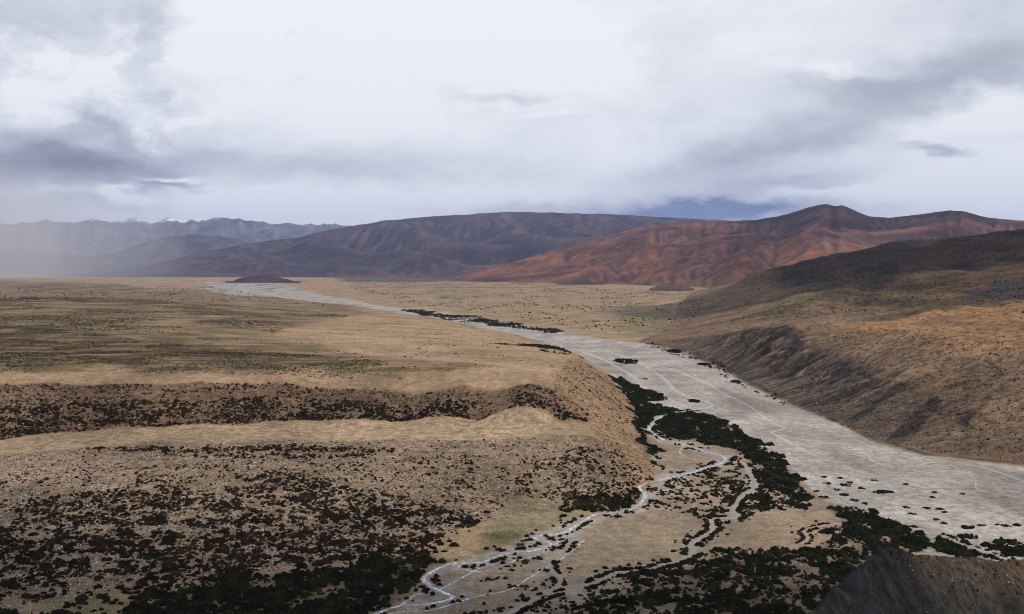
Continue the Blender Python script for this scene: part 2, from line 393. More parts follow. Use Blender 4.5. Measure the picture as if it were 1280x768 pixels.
# right-hand slope: gullies running down to the bed, deep on the cut bluff
bw = X - np.interp(Y, foot_w[::-1, 1], foot_w[::-1, 0])
cut = np.exp(-((Y - 920) / 250) ** 2) * ss(bw, 0, 5) * (1 - ss(bw + 12 * fbm(Y / 25, Y * 0, 3, 57), 46, 72))
gul = ridged(Y / 34 + fbm(X / 60, Y / 60, 2, 3) * .6, bw / 200, 3, 52)
Z += right * (-(gul - .45) * (15.0 * cut + 3.8 * ss(bw, 3, 25) * (1 - ss(bw, 70, 130))))
hill = right * ss(bw, 60, 260)
Z += hill * (fbm(X / 260, Y / 260, 5, 61) * 16 - ridged(X / 190 + Y / 300, Y / 330 - X / 500, 4, 66) * 20 + 9 + fbm(X / 60, Y / 60, 4, 64) * 3.5)
Z += right * fbm(X / 22, Y / 22, 4, 71) * 1.3 - right * (ridged(Y / 10 + bw / 90, bw / 300, 3, 145) - .5) * (1.6 * cut + .7) * ss(bw, 2, 12) * (1 - ss(bw, 70, 120)) * (1 - ss(Y, 1150, 1500))
Z += (right * (1 - ss(Y, 520, 640)) * ss(bw, 0, 4)) * 2.0     # low cut bank
Z = np.maximum(Z, 0) * (1 - bed_m) + bed_m * 0.04
Z += flood_m * (1 - bed_m) * fbm(X / 14, Y / 14, 3, 81) * .22
Z = np.where(Y > 5000, np.maximum(Z, 0) * 0 , Z)

# ------------------------------------------------------------------ ground colours (surface colour, plus cloud shade on the upper hillside)
def mixc(c, m, col):
    return c + (np.array(col) - c) * m[..., None]


c1 = fbm(X / 60, Y / 130, 5, 101); c2 = fbm(X / 14, Y / 14, 4, 103)
kk = np.maximum(Y, 300); c3 = fbm(X / kk * 22, np.log(kk) * 34, 5, 107)
COL = np.zeros(X.shape + (3,)) + np.array((.325, .230, .150))
COL = mixc(COL, np.clip(.35 + c1 * .9, 0, 1) * .5, (.345, .250, .160))
COL = mixc(COL, np.clip(c3 * 1.2, 0, 1) * .5, (.215, .165, .095))
# left plain: olive turf in streaks
OLIVE = poly((-300, 352), (100, 352), (240, 362), (330, 372), (430, 384), (470, 392), (400, 400), (350, 412), (330, 425), (420, 440), (560, 452), (620, 462), (480, 468), (300, 466), (100, 464), (-300, 466))
ol = soft(OLIVE, X, Y, .03, .02, 6)
streak = ss(fbm(X / kk * 16, np.log(kk) * 46, 5, 111) + .25 * c2 + .16, -.05, .35)
COL = mixc(COL, ol * .34, (.145, .112, .060)); COL = mixc(COL, ol * streak * .72, (.078, .062, .026))
DARKB = poly((-200, 398), (60, 408), (180, 425), (330, 440), (470, 452), (380, 464), (200, 460), (-200, 458)); dk = soft(DARKB, X, Y, .02, .02, 7)
COL = mixc(COL, dk * np.clip(.55 + streak * .4 + c2 * .6, 0, 1) * .72, (.055, .042, .022))
GREENST = poly((-100, 395), (60, 396), (150, 402), (210, 405), (100, 406), (-100, 402)); COL = mixc(COL, soft(GREENST, X, Y, .01, .01, 8) * .5, (.085, .095, .030))
PALE = poly((340, 418), (420, 396), (540, 402), (640, 424), (720, 445), (690, 470), (600, 455), (470, 440)); COL = mixc(COL, soft(PALE, X, Y, .02, .02, 9) * .6, (.365, .258, .165))
FARPALE = poly((430, 360), (560, 352), (700, 360), (800, 365), (830, 380), (820, 420), (700, 408), (600, 392), (500, 378)); fp = soft(FARPALE, X, Y, .02, .02, 10)
COL = mixc(COL, fp * .7, (.300, .225, .145)); COL = mixc(COL, fp * np.clip(c3, 0, 1) * .6, (.20, .165, .10))
FARGREEN = poly((420, 347), (500, 345), (600, 350), (520, 354), (430, 352)); COL = mixc(COL, soft(FARGREEN, X, Y, .02, .02, 12) * .85, (.055, .060, .030))
TOEGREEN = poly((770, 398), (830, 385), (870, 375), (890, 385), (850, 420), (800, 420)); COL = mixc(COL, soft(TOEGREEN, X, Y, .03, .02, 13) * .55, (.130, .125, .060))
# terrace faces
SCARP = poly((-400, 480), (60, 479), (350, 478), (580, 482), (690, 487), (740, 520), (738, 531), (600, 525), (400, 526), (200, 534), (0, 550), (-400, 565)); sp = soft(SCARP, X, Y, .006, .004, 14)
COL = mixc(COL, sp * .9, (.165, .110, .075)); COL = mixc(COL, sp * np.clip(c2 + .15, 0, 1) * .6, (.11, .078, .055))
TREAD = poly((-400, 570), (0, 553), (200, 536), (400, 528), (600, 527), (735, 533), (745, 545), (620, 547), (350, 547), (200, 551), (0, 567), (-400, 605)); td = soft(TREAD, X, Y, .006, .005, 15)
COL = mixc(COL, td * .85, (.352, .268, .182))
LOW = poly((-400, 607), (0, 568), (200, 552), (350, 549), (620, 549), (745, 547), (790, 590), (800, 630), (690, 640), (600, 655), (450, 700), (0, 745), (-400, 770)); lw = soft(LOW, X, Y, .01, .006, 16)
COL = mixc(COL, lw * .85, (.250, .188, .140)); COL = mixc(COL, lw * np.clip(c2 * 1.2, 0, 1) * .55, (.150, .110, .080))
BOT = poly((-400, 700), (0, 690), (300, 665), (560, 650), (540, 720), (400, 800), (-400, 850)); COL = mixc(COL, soft(BOT, X, Y, .03, .01, 17) * .5, (.245, .175, .120))
NOSE = poly((690, 486), (722, 446), (760, 468), (792, 512), (818, 580), (820, 605), (795, 632), (770, 580), (735, 530)); ns = soft(NOSE, X, Y, .008, .005, 18)
COL = mixc(COL, ns * .8, (.272, .182, .112))
GRASSY = poly((600, 660), (640, 620), (700, 625), (735, 640), (700, 660), (640, 685), (600, 690)); COL = mixc(COL, soft(GRASSY, X, Y, .02, .01, 19) * .75, (.185, .165, .100))
GRASS2 = poly((60, 768), (50, 745), (100, 735), (150, 742), (150, 768)); COL = mixc(COL, soft(GRASS2, X, Y, .02, .01, 20) * .7, (.145, .135, .062))
GRASS3 = poly((600, 670), (640, 664), (655, 672), (620, 682)); COL = mixc(COL, soft(GRASS3, X, Y, .01, .01, 21) * .8, (.105, .100, .040))
LITTER = [q_ for q_ in (((-120, 790), (-120, 775), (150, 775), (180, 740), (240, 735), (330, 718), (420, 714), (470, 700), (545, 697), (556, 703), (530, 716), (508, 742), (490, 758), (440, 790)), ((820, 722), (880, 705), (950, 694), (1000, 690), (1040, 676), (1085, 690), (1080, 720), (1020, 775), (900, 790), (740, 790), (690, 765), (760, 748)),
          ((1040, 634), (1080, 636), (1110, 650), (1150, 668), (1172, 690), (1130, 694), (1080, 692), (1050, 676), (1058, 655)), ((822, 527), (848, 516), (890, 520), (912, 536), (935, 545), (962, 564), (985, 585), (1000, 605), (990, 612), (960, 590), (935, 570), (905, 558), (870, 552), (836, 548)), ((762, 470), (775, 472), (800, 486), (830, 494), (805, 504), (845, 512), (825, 520), (812, 530), (811, 542), (818, 560), (812, 576), (803, 545), (792, 512), (778, 488)))]
# beds
COL = mixc(COL, flood_m * .95, (.305, .240, .185))
COL = mixc(COL, flood_m * np.clip(c2, 0, 1) * .5, (.205, .165, .130))
for q_ in LITTER: COL = mixc(COL, soft(poly(*q_), X, Y, .02, .012, 41) * np.clip(.75 + c2, 0, 1) * .75 * (1 - bed_m), (.060, .046, .030))
COL = mixc(COL, soft(ISLAND, X, Y, .02, .01, 22) * .7, (.305, .240, .170)); COL = mixc(COL, soft(SAND2, X, Y, .02, .01, 22) * .7, (.315, .240, .165))
COL = mixc(COL, bed_m, (.365, .337, .320))
for L_, w_ in ((L_st, 5.5), (L_ch, 3.5), (L_c2, 2.5)):
    d_ = dist_line(L_, X, Y) + c2 * 3; COL = mixc(COL, (1 - ss(d_, w_ * .6, w_ * 1.5)) * flood_m * .85, (.345, .315, .290))
for L_ in L_mains:
    brk = ss(fbm(X / 22, Y / 60, 3, 171), -.25, .2)
    d_ = dist_line(L_, X, Y) + c2 * 3; d0_ = dist_line(L_, X, Y) + c2 * .6; kY = np.clip(Y / 700, .7, 2.5); COL = mixc(COL, (1 - ss(d0_, 1.2 * kY, 2.8 * kY)) * bed_m * .65 * brk, (.50, .475, .445)); COL = mixc(COL, np.exp(-((d0_ - 3.0 * kY) / (.6 * kY)) ** 2) * bed_m * .6 * brk * brk, (.19, .17, .150)); COL = mixc(COL, np.exp(-((d_ - 7) / 3.5) ** 2) * bed_m * .35, (.31, .275, .25))
braid = ridged(X / 11 + fbm(X / 30, Y / 90, 3, 127) * 1.6, Y / 120, 4, 121) * 1.9 - 1.15 + fbm(X / 5, Y / 14, 3, 129) * .35; COL = mixc(COL, bed_m * np.clip(braid * 1.6, 0, 1) * .38, (.330, .295, .272)); COL = mixc(COL, bed_m * np.clip(-braid * 1.6 - .15, 0, 1) * .30, (.47, .445, .43)); bl_ = ridged(X / 24 + fbm(X / 34, Y / 70, 3, 128) * 1.4, Y / 260, 3, 126); COL = mixc(COL, bed_m * ss(bl_, .84, .93) * .55, (.52, .50, .475)); COL = mixc(COL, bed_m * np.exp(-((bl_ - .80) / .025) ** 2) * .4, (.24, .215, .195)); COL = mixc(COL, bed_m * ss(fbm(X / 40, Y / 130, 5, 130), .0, .30) * .65, (.235, .212, .198)); b3_ = ridged(X / 9 + fbm(X / 16, Y / 40, 3, 132) * 1.3, Y / 90, 3, 134); COL = mixc(COL, bed_m * ss(b3_, .86, .94) * .5, (.47, .445, .42)); COL = mixc(COL, bed_m * np.exp(-((b3_ - .80) / .03) ** 2) * .35, (.20, .18, .165))
FI = fbm(X / 70, Y / 520, 5, 125); COL = mixc(COL, bed_m * ss(Y, 3200, 5000) * ss(FI, .10, .26) * .8, (.080, .072, .050))
# right side
rb = (ss(bw + c2 * 1.5, -1.5, 2.5) * (1 - ss(Y, 3000, 3600)) * ss(Y, 300, 420))[..., None]
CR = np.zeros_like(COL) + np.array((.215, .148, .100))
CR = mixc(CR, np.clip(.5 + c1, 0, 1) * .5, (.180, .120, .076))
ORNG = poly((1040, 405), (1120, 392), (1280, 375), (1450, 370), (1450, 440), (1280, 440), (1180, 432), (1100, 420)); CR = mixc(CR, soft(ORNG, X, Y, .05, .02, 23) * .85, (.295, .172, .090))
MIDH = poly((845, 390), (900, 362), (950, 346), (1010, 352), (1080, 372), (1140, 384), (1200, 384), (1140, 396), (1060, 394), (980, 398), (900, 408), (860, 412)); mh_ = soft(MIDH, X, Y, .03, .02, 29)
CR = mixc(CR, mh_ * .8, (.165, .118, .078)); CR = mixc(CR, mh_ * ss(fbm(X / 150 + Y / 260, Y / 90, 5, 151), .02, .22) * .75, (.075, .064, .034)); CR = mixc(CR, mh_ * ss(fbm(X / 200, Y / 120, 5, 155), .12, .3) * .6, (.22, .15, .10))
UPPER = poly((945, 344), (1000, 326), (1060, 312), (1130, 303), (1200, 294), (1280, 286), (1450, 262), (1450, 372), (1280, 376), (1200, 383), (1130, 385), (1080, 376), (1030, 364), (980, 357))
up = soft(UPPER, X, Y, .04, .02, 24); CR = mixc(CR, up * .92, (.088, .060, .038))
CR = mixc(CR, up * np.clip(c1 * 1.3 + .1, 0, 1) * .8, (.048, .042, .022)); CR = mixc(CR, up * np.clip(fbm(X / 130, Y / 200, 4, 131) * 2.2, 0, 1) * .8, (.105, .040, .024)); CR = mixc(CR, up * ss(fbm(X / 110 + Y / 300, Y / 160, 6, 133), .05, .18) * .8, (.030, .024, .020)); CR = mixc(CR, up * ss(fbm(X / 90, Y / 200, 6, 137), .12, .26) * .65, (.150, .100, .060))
CR = mixc(CR, ss(Y + 300 * c1, 1450, 2150) * up * .75, (.034, .023, .018))  # dark ground, with cloud shadow put into the colour toward the skyline
GRN = poly((960, 372), (1000, 360), (1060, 350), (1090, 345), (1060, 370), (1000, 385), (950, 390)); CR = mixc(CR, soft(GRN, X, Y, .05, .03, 25) * .30, (.110, .105, .045))
for P, col, k in ((poly((1085, 360), (1095, 335), (1130, 322), (1125, 335), (1110, 350)), (.030, .026, .018), .85), (poly((1210, 372), (1230, 352), (1290, 335), (1400, 330), (1400, 372), (1240, 374)), (.045, .040, .042), .85),
                  (poly((1060, 398), (1140, 388), (1200, 380), (1190, 388), (1120, 400)), (.075, .062, .035), .8), (poly((1000, 378), (1060, 362), (1080, 350), (1090, 362), (1060, 374)), (.085, .062, .036), .6)):
    CR = mixc(CR, soft(P, X, Y, .01, .02, 26) * k, col)
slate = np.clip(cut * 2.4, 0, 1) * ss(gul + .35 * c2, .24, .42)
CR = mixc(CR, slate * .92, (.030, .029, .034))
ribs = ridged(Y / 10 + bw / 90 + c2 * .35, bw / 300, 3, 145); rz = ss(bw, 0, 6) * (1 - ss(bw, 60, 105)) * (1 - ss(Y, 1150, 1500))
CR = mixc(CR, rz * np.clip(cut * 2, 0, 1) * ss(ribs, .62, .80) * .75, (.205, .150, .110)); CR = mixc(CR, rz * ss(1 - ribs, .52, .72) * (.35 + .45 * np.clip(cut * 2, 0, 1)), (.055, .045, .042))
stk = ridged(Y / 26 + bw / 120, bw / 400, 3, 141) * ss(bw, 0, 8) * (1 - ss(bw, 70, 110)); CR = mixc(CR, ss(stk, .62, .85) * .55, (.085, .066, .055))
for P in (poly((1102, 553), (1130, 526), (1172, 494), (1180, 500), (1160, 522), (1140, 545), (1122, 558)), poly((1050, 530), (1085, 505), (1140, 470), (1135, 478), (1090, 512), (1060, 534)), poly((1196, 530), (1210, 515), (1222, 518), (1205, 535))):
    CR = mixc(CR, soft(P, X, Y, .004, .004, 27) * (.8 + .3 * np.clip(c2 * 2, -1, 1)), (.030, .027, .029))
CUTB = poly((1160, 572), (1220, 577), (1280, 585), (1400, 607), (1400, 598), (1280, 576), (1200, 570)); CR = mixc(CR, soft(CUTB, X, Y, .003, .003, 28) * .7, (.105, .078, .058))
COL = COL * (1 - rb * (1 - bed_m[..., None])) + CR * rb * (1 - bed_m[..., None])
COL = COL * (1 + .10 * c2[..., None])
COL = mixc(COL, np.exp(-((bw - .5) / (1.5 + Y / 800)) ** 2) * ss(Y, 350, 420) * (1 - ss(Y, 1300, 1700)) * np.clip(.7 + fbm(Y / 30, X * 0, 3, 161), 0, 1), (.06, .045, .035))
# washes and scrubby ground on the plains
wsh = ridged(X / (kk * .10) + np.log(kk) * 3, np.log(kk) * 9, 4, 163); pm = (1 - bed_m) * (1 - right) * ss(Y, 900, 1600)
COL = mixc(COL, pm * ss(wsh, .78, .92) * .45, (.40, .32, .23)); COL = mixc(COL, pm * ss(fbm(X / kk * 30, np.log(kk) * 60, 5, 167), .08, .3) * .55, (.14, .105, .062))
COL = np.clip(COL, .01, .6)


# ------------------------------------------------------------------ mesh and material helpers
def mesh_obj(name, V, Fq, mat, cols=None, smooth=True, parent=None):
    me = bpy.data.meshes.new(name); V = np.asarray(V, np.float32); Fq = np.asarray(Fq, np.int32); k = Fq.shape[1]
    me.vertices.add(len(V)); me.vertices.foreach_set('co', V.ravel())
    me.loops.add(Fq.size); me.loops.foreach_set('vertex_index', Fq.ravel())
    me.polygons.add(len(Fq)); me.polygons.foreach_set('loop_start', np.arange(0, Fq.size, k, dtype=np.int32))
    me.polygons.foreach_set('loop_total', np.full(len(Fq), k, np.int32))
    me.polygons.foreach_set('use_smooth', np.full(len(Fq), smooth, bool))
    if cols is not None:
        a = me.attributes.new('tint', 'FLOAT_COLOR', 'POINT'); a.data.foreach_set('color', np.c_[cols, np.ones(len(V))].astype(np.float32).ravel())
    me.update(calc_edges=True); me.validate()
    if mat: me.materials.append(mat)
    o = bpy.data.objects.new(name, me); C.objects.link(o)
    if parent: o.parent = parent
    return o


def tag(o, label=None, cat=None, group=None, kind=None):
    for k, v in (('label', label), ('category', cat), ('group', group), ('kind', kind)):
        if v: o[k] = v
    return o


def ground_mat(name, speck, bump, dark=.55, lite=1.35, big=0.02, bdist=.25, mott=1.0):
    """earth: vertex tint broken up by stones, clods and patches at several sizes"""
    m = bpy.data.materials.new(name); m.use_nodes = True; t = m.node_tree; N = Nodes(t)
    b = t.nodes['Principled BSDF']; b.inputs['Roughness'].default_value = .95; b.inputs['Specular IOR Level'].default_value = .1
    at = N.n('ShaderNodeAttribute'); at.attribute_name = 'tint'
    pos = N.n('ShaderNodeNewGeometry').outputs['Position']
    n1 = N.noise(pos, speck, 6, .72); n2 = N.noise(pos, big, 6, .6); n3 = N.noise(pos, speck * .23, 5, .65)
    f = N.ramp(n1, [(.34, (dark,) * 3), (.47, (1, 1, 1)), (.56, (1.04, 1.03, 1.02)), (.66, (lite,) * 3)])
    g = N.ramp(n2, [(.36, (.76, .75, .74)), (.64, (1.22, 1.21, 1.18))]); h = N.ramp(n3, [(.38, tuple(1 - (1 - v) * mott for v in (.55, .53, .51))), (.60, tuple(1 + v * mott for v in (.32, .31, .29)))])
    c = N.mix(1.0, N.mix(1.0, N.mix(1.0, at.outputs['Color'], f, 'MULTIPLY'), g, 'MULTIPLY'), h, 'MULTIPLY')
    t.links.new(c, b.inputs['Base Color'])
    bp = N.n('ShaderNodeBump'); bp.inputs['Strength'].default_value = bump; bp.inputs['Distance'].default_value = bdist
    t.links.new(N.m('ADD', n1, N.m('MULTIPLY', n3, 2.5)), bp.inputs['Height']); t.links.new(bp.outputs[0], b.inputs['Normal'])
    return m


M_earth = ground_mat('dry_earth', .9, .9, .5, 1.5, bdist=.5, mott=.5)
M_bed = ground_mat('river_gravel', 1.0, .5, .50, 1.45, bdist=.35, mott=.6)
M_slope = ground_mat('stony_slope', .75, 1.0, .42, 1.6, bdist=.7)
M_terr = ground_mat('stony_terrace', 1.1, 1.0, .28, 2.0, bdist=.6, mott=.8)
M_hills = ground_mat('far_hill_earth', .012, .5, .72, 1.28, .0012, 10)

# ---- one continuous ground, split where the surface changes
idx = np.arange(X.size).reshape(X.shape)
q = np.stack([idx[:-1, :-1], idx[:-1, 1:], idx[1:, 1:], idx[1:, :-1]], -1).reshape(-1, 4)
def fm(a): return (a[:-1, :-1] + a[1:, 1:]).ravel() / 2
f_bed = fm(bed_m) > .5; f_right = (fm(right) > .5) & ~f_bed
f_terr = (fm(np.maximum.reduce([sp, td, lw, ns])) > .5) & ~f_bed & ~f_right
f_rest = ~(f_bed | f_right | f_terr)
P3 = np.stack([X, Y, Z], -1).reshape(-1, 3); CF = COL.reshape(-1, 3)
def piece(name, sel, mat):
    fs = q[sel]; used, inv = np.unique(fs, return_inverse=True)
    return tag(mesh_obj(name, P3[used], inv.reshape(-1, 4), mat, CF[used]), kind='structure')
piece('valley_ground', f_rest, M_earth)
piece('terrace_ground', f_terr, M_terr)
piece('gravel_river', f_bed, M_bed)
piece('stony_hill', f_right, M_slope)


# ------------------------------------------------------------------ far hills: uplift and stream erosion on a grid, fitted to the skyline
def erode(z, upl, dx, iters, K, m=.45, diff=.06, fixed=None):
    ny, nx = z.shape; N_ = ny * nx; ar = np.arange(N_).reshape(ny, nx)
    for it in range(iters):
        z += upl
        if fixed is not None: z[fixed] = 0
        best = np.zeros((ny, nx)); rec = ar.copy(); dist = np.full((ny, nx), dx)
        zp = np.pad(z, 1, mode='edge'); ap = np.pad(ar, 1, mode='edge')
        for dy in (-1, 0, 1):
            for dxx in (-1, 0, 1):
                if dy == 0 and dxx == 0: continue
                L = dx * math.hypot(dy, dxx)
                s = (z - zp[1 + dy:1 + dy + ny, 1 + dxx:1 + dxx + nx]) / L
                b = s > best; best = np.where(b, s, best); rec = np.where(b, ap[1 + dy:1 + dy + ny, 1 + dxx:1 + dxx + nx], rec); dist = np.where(b, L, dist)
        order = np.argsort(z.ravel()); ol_ = order.tolist(); rl = rec.ravel().tolist(); A = [1.0] * N_
        for i in reversed(ol_):
            r = rl[i]
            if r != i: A[r] += A[i]
        Fk = (K * np.power(np.array(A) * dx * dx, m) / dist.ravel()).tolist(); zl = z.ravel().tolist()
        for i in ol_:
            r = rl[i]
            if r != i:
                f = Fk[i]; zl[i] = (zl[i] + f * zl[r]) / (1 + f)
        z = np.array(zl).reshape(ny, nx)
        zp = np.pad(z, 1, mode='edge'); z = z + diff * (zp[:-2, 1:-1] + zp[2:, 1:-1] + zp[1:-1, :-2] + zp[1:-1, 2:] - 4 * z)
    return z


def massif(name, sky, foot, d_ridge, depth_back, nx, ny, colour, seed, K=.12, iters=12, mat=None, fit=5, power=1.0, spur=1500.0, relief=.5, tilt=.5, crest=.25, crag=1.6, sm=2):
    """sky: (px, py) skyline; foot: (px, distance of the toe); d_ridge: (px, distance of the crest); spur: spacing of the spurs in metres"""
    px = np.linspace(sky[0][0], sky[-1][0], nx); u = (px - 640) / F / math.cos(PITCH)
    tgt = smooth1(np.array([ray(a, b)[2] / ray(a, b)[1] for a, b in zip(px, np.interp(px, *zip(*sky)) + crag * -1 * (ridged(px / 30, px * 0, 4, seed) - .62))]), sm)
    d0 = np.interp(px, *zip(*foot)); dr = np.interp(px, *zip(*d_ridge))
    t = np.linspace(0, 1, ny)[:, None] ** 1.0; fr = .74                    # fr: where along the depth the crest lies
    d = np.where(t < fr, d0 + (dr - d0) * (t / fr), dr + depth_back * (t - fr) / (1 - fr))
    x = u * d
    zr = np.maximum(EYE + tgt * dr, 8.0)
    tt = t / fr + 0 * d
    wx = fbm(x / spur / 1.6, d / spur / 1.6, 3, seed + 2) * spur * .85; wd = fbm(x / spur / 1.6 + 31, d / spur / 1.6, 3, seed + 4) * spur * .85
    xs = x + wx + tilt * d; ds = (d + wd) / 2.2
    rdg = ridged(xs / spur, ds / spur, 5, seed + 6)
    low = fbm(x / spur / 2.5, d / spur / 2.5, 3, seed)
    prof = np.where(t < fr, np.clip(tt, 0, 1) ** power, np.clip(1 - .9 * ((t - fr) / (1 - fr)) ** 1.5, 0, 1))
    am = relief * (crest + (1 - crest) * (1 - ss(tt, .55, .98))) * np.where(t < fr, 1, crest)
    z = zr * prof * (1 - am + am * np.clip((rdg - .25) / .6, 0, 1.2) + .34 * low * am / relief) - (1 - ss(tt, 0, .18)) * zr * .10 * np.clip(.7 - rdg, 0, 1)
    w = float(np.mean(x[ny // 2, -1] - x[ny // 2, 0]) / nx); fixed = np.zeros_like(z, bool); fixed[0] = True
    z = np.maximum(z, -5)
    z = erode(z, zr * prof * .004, w, iters, K, fixed=fixed, diff=.15)
    ratio = np.ones(nx)
    for it in range(6):
        zz = z * smooth1(ratio, fit)[None]
        ang = (zz - EYE) / d; cur = ang.max(0); kq = ang.argmax(0); dk = np.take_along_axis(d, kq[None], 0)[0]
        ratio = ratio * np.clip((EYE + tgt * dk) / np.maximum(EYE + cur * dk, 1), .7, 1.4)
    z = z * smooth1(ratio, fit)[None]
    z[0] -= 6; z[-1] = -6
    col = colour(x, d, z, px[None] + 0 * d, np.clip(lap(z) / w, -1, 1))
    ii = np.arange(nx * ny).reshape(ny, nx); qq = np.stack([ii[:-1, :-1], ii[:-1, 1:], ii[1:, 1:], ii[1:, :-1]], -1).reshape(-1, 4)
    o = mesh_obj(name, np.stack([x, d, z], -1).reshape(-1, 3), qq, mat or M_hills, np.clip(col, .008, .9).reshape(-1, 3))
    return tag(o, kind='structure')


def lap(z):
    p = np.pad(z, 2, mode='edge'); return (p[:-4, 2:-2] + p[4:, 2:-2] + p[2:-2, :-4] + p[2:-2, 4:]) / 4 - z


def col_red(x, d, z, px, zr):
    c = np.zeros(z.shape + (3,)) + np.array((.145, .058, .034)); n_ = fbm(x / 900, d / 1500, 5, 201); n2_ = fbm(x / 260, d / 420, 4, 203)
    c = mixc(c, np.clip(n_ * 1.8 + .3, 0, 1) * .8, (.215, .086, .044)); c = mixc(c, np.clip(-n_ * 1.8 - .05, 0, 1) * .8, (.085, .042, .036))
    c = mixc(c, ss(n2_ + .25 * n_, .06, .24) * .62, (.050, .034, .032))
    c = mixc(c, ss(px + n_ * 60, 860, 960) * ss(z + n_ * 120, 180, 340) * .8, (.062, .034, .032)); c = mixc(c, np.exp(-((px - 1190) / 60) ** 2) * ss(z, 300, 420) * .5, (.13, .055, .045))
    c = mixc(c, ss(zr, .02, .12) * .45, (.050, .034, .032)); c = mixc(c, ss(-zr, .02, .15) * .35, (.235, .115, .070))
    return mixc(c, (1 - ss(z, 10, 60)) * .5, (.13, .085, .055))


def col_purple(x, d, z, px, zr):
    c = np.zeros(z.shape + (3,)) + np.array((.046, .036, .046)); n_ = fbm(x / 1500, d / 3000, 5, 211)  # dark base also stands in for a cloud shadow
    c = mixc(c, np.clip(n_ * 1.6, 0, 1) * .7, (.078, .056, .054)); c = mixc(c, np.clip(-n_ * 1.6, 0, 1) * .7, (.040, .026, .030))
    c = mixc(c, ss(zr, .02, .12) * .5, (.026, .018, .022)); c = mixc(c, ss(-zr, .01, .10) * .5, (.100, .068, .064))  # shade tinted into the gullies, lit tone onto the ridges
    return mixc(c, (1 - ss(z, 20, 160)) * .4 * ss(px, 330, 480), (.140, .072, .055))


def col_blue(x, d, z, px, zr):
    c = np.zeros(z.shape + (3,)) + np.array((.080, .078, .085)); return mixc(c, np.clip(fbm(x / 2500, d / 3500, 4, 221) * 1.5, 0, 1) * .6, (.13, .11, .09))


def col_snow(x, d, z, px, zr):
    c = col_blue(x, d, z, px, zr) * 1.6; n_ = fbm(x / 500, d / 700, 4, 231)  # rock colour paled to paint in extra distance haze
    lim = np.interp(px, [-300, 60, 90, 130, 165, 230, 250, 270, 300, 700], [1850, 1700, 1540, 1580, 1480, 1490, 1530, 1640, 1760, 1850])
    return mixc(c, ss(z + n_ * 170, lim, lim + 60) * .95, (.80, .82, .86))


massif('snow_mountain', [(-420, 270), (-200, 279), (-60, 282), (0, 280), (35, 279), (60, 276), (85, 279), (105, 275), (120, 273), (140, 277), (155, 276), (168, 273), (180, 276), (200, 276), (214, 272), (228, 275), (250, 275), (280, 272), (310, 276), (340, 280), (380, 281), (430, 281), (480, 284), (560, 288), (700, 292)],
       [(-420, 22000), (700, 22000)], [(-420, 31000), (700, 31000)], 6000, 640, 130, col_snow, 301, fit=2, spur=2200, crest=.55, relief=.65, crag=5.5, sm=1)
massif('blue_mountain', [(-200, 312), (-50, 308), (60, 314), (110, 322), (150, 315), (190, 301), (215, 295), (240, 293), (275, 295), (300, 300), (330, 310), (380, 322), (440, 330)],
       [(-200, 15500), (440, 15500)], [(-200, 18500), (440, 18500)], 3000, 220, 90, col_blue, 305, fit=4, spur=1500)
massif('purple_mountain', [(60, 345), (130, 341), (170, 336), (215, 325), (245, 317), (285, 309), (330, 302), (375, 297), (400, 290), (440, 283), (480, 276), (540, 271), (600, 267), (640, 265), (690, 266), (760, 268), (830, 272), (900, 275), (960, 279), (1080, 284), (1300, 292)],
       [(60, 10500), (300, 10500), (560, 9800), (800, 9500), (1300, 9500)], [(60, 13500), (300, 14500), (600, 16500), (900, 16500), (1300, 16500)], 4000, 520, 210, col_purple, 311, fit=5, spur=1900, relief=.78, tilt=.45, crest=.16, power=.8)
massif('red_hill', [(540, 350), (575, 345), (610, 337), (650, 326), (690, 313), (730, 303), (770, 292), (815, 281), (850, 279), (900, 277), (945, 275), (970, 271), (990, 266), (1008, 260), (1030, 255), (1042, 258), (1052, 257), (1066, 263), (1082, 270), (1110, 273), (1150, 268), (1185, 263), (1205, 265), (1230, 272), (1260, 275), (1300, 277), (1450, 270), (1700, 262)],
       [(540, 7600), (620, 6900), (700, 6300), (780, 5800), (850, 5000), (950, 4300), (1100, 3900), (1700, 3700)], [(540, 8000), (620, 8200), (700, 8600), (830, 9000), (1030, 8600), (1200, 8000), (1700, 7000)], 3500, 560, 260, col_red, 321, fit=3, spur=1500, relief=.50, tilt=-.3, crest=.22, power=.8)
massif('dark_hill', [(282, 353), (292, 351), (303, 347.5), (314, 345.5), (332, 345), (349, 347), (362, 350), (376, 353)], [(280, 6500), (380, 6500)], [(280, 6900), (380, 6900)], 500, 90, 60, lambda x, d, z, px, zr: np.zeros(z.shape + (3,)) + np.array((.050, .032, .026)), 331, iters=4, fit=3, spur=160)
massif('slate_hill', [(812, 361), (822, 358), (834, 354.5), (843, 353.5), (855, 357), (868, 361)], [(815, 4200), (866, 4200)], [(815, 4450), (866, 4450)], 300, 60, 40, lambda x, d, z, px, zr: np.zeros(z.shape + (3,)) + np.array((.085, .055, .042)), 333, iters=4, fit=2, spur=90)
massif('rust_hill', [(696, 356), (706, 352), (722, 348), (735, 349), (745, 354), (755, 357)], [(696, 5800), (755, 5800)], [(696, 6100), (755, 6100)], 300, 60, 40, lambda x, d, z, px, zr: np.zeros(z.shape + (3,)) + np.array((.075, .045, .036)), 335, iters=4, fit=2, spur=90)


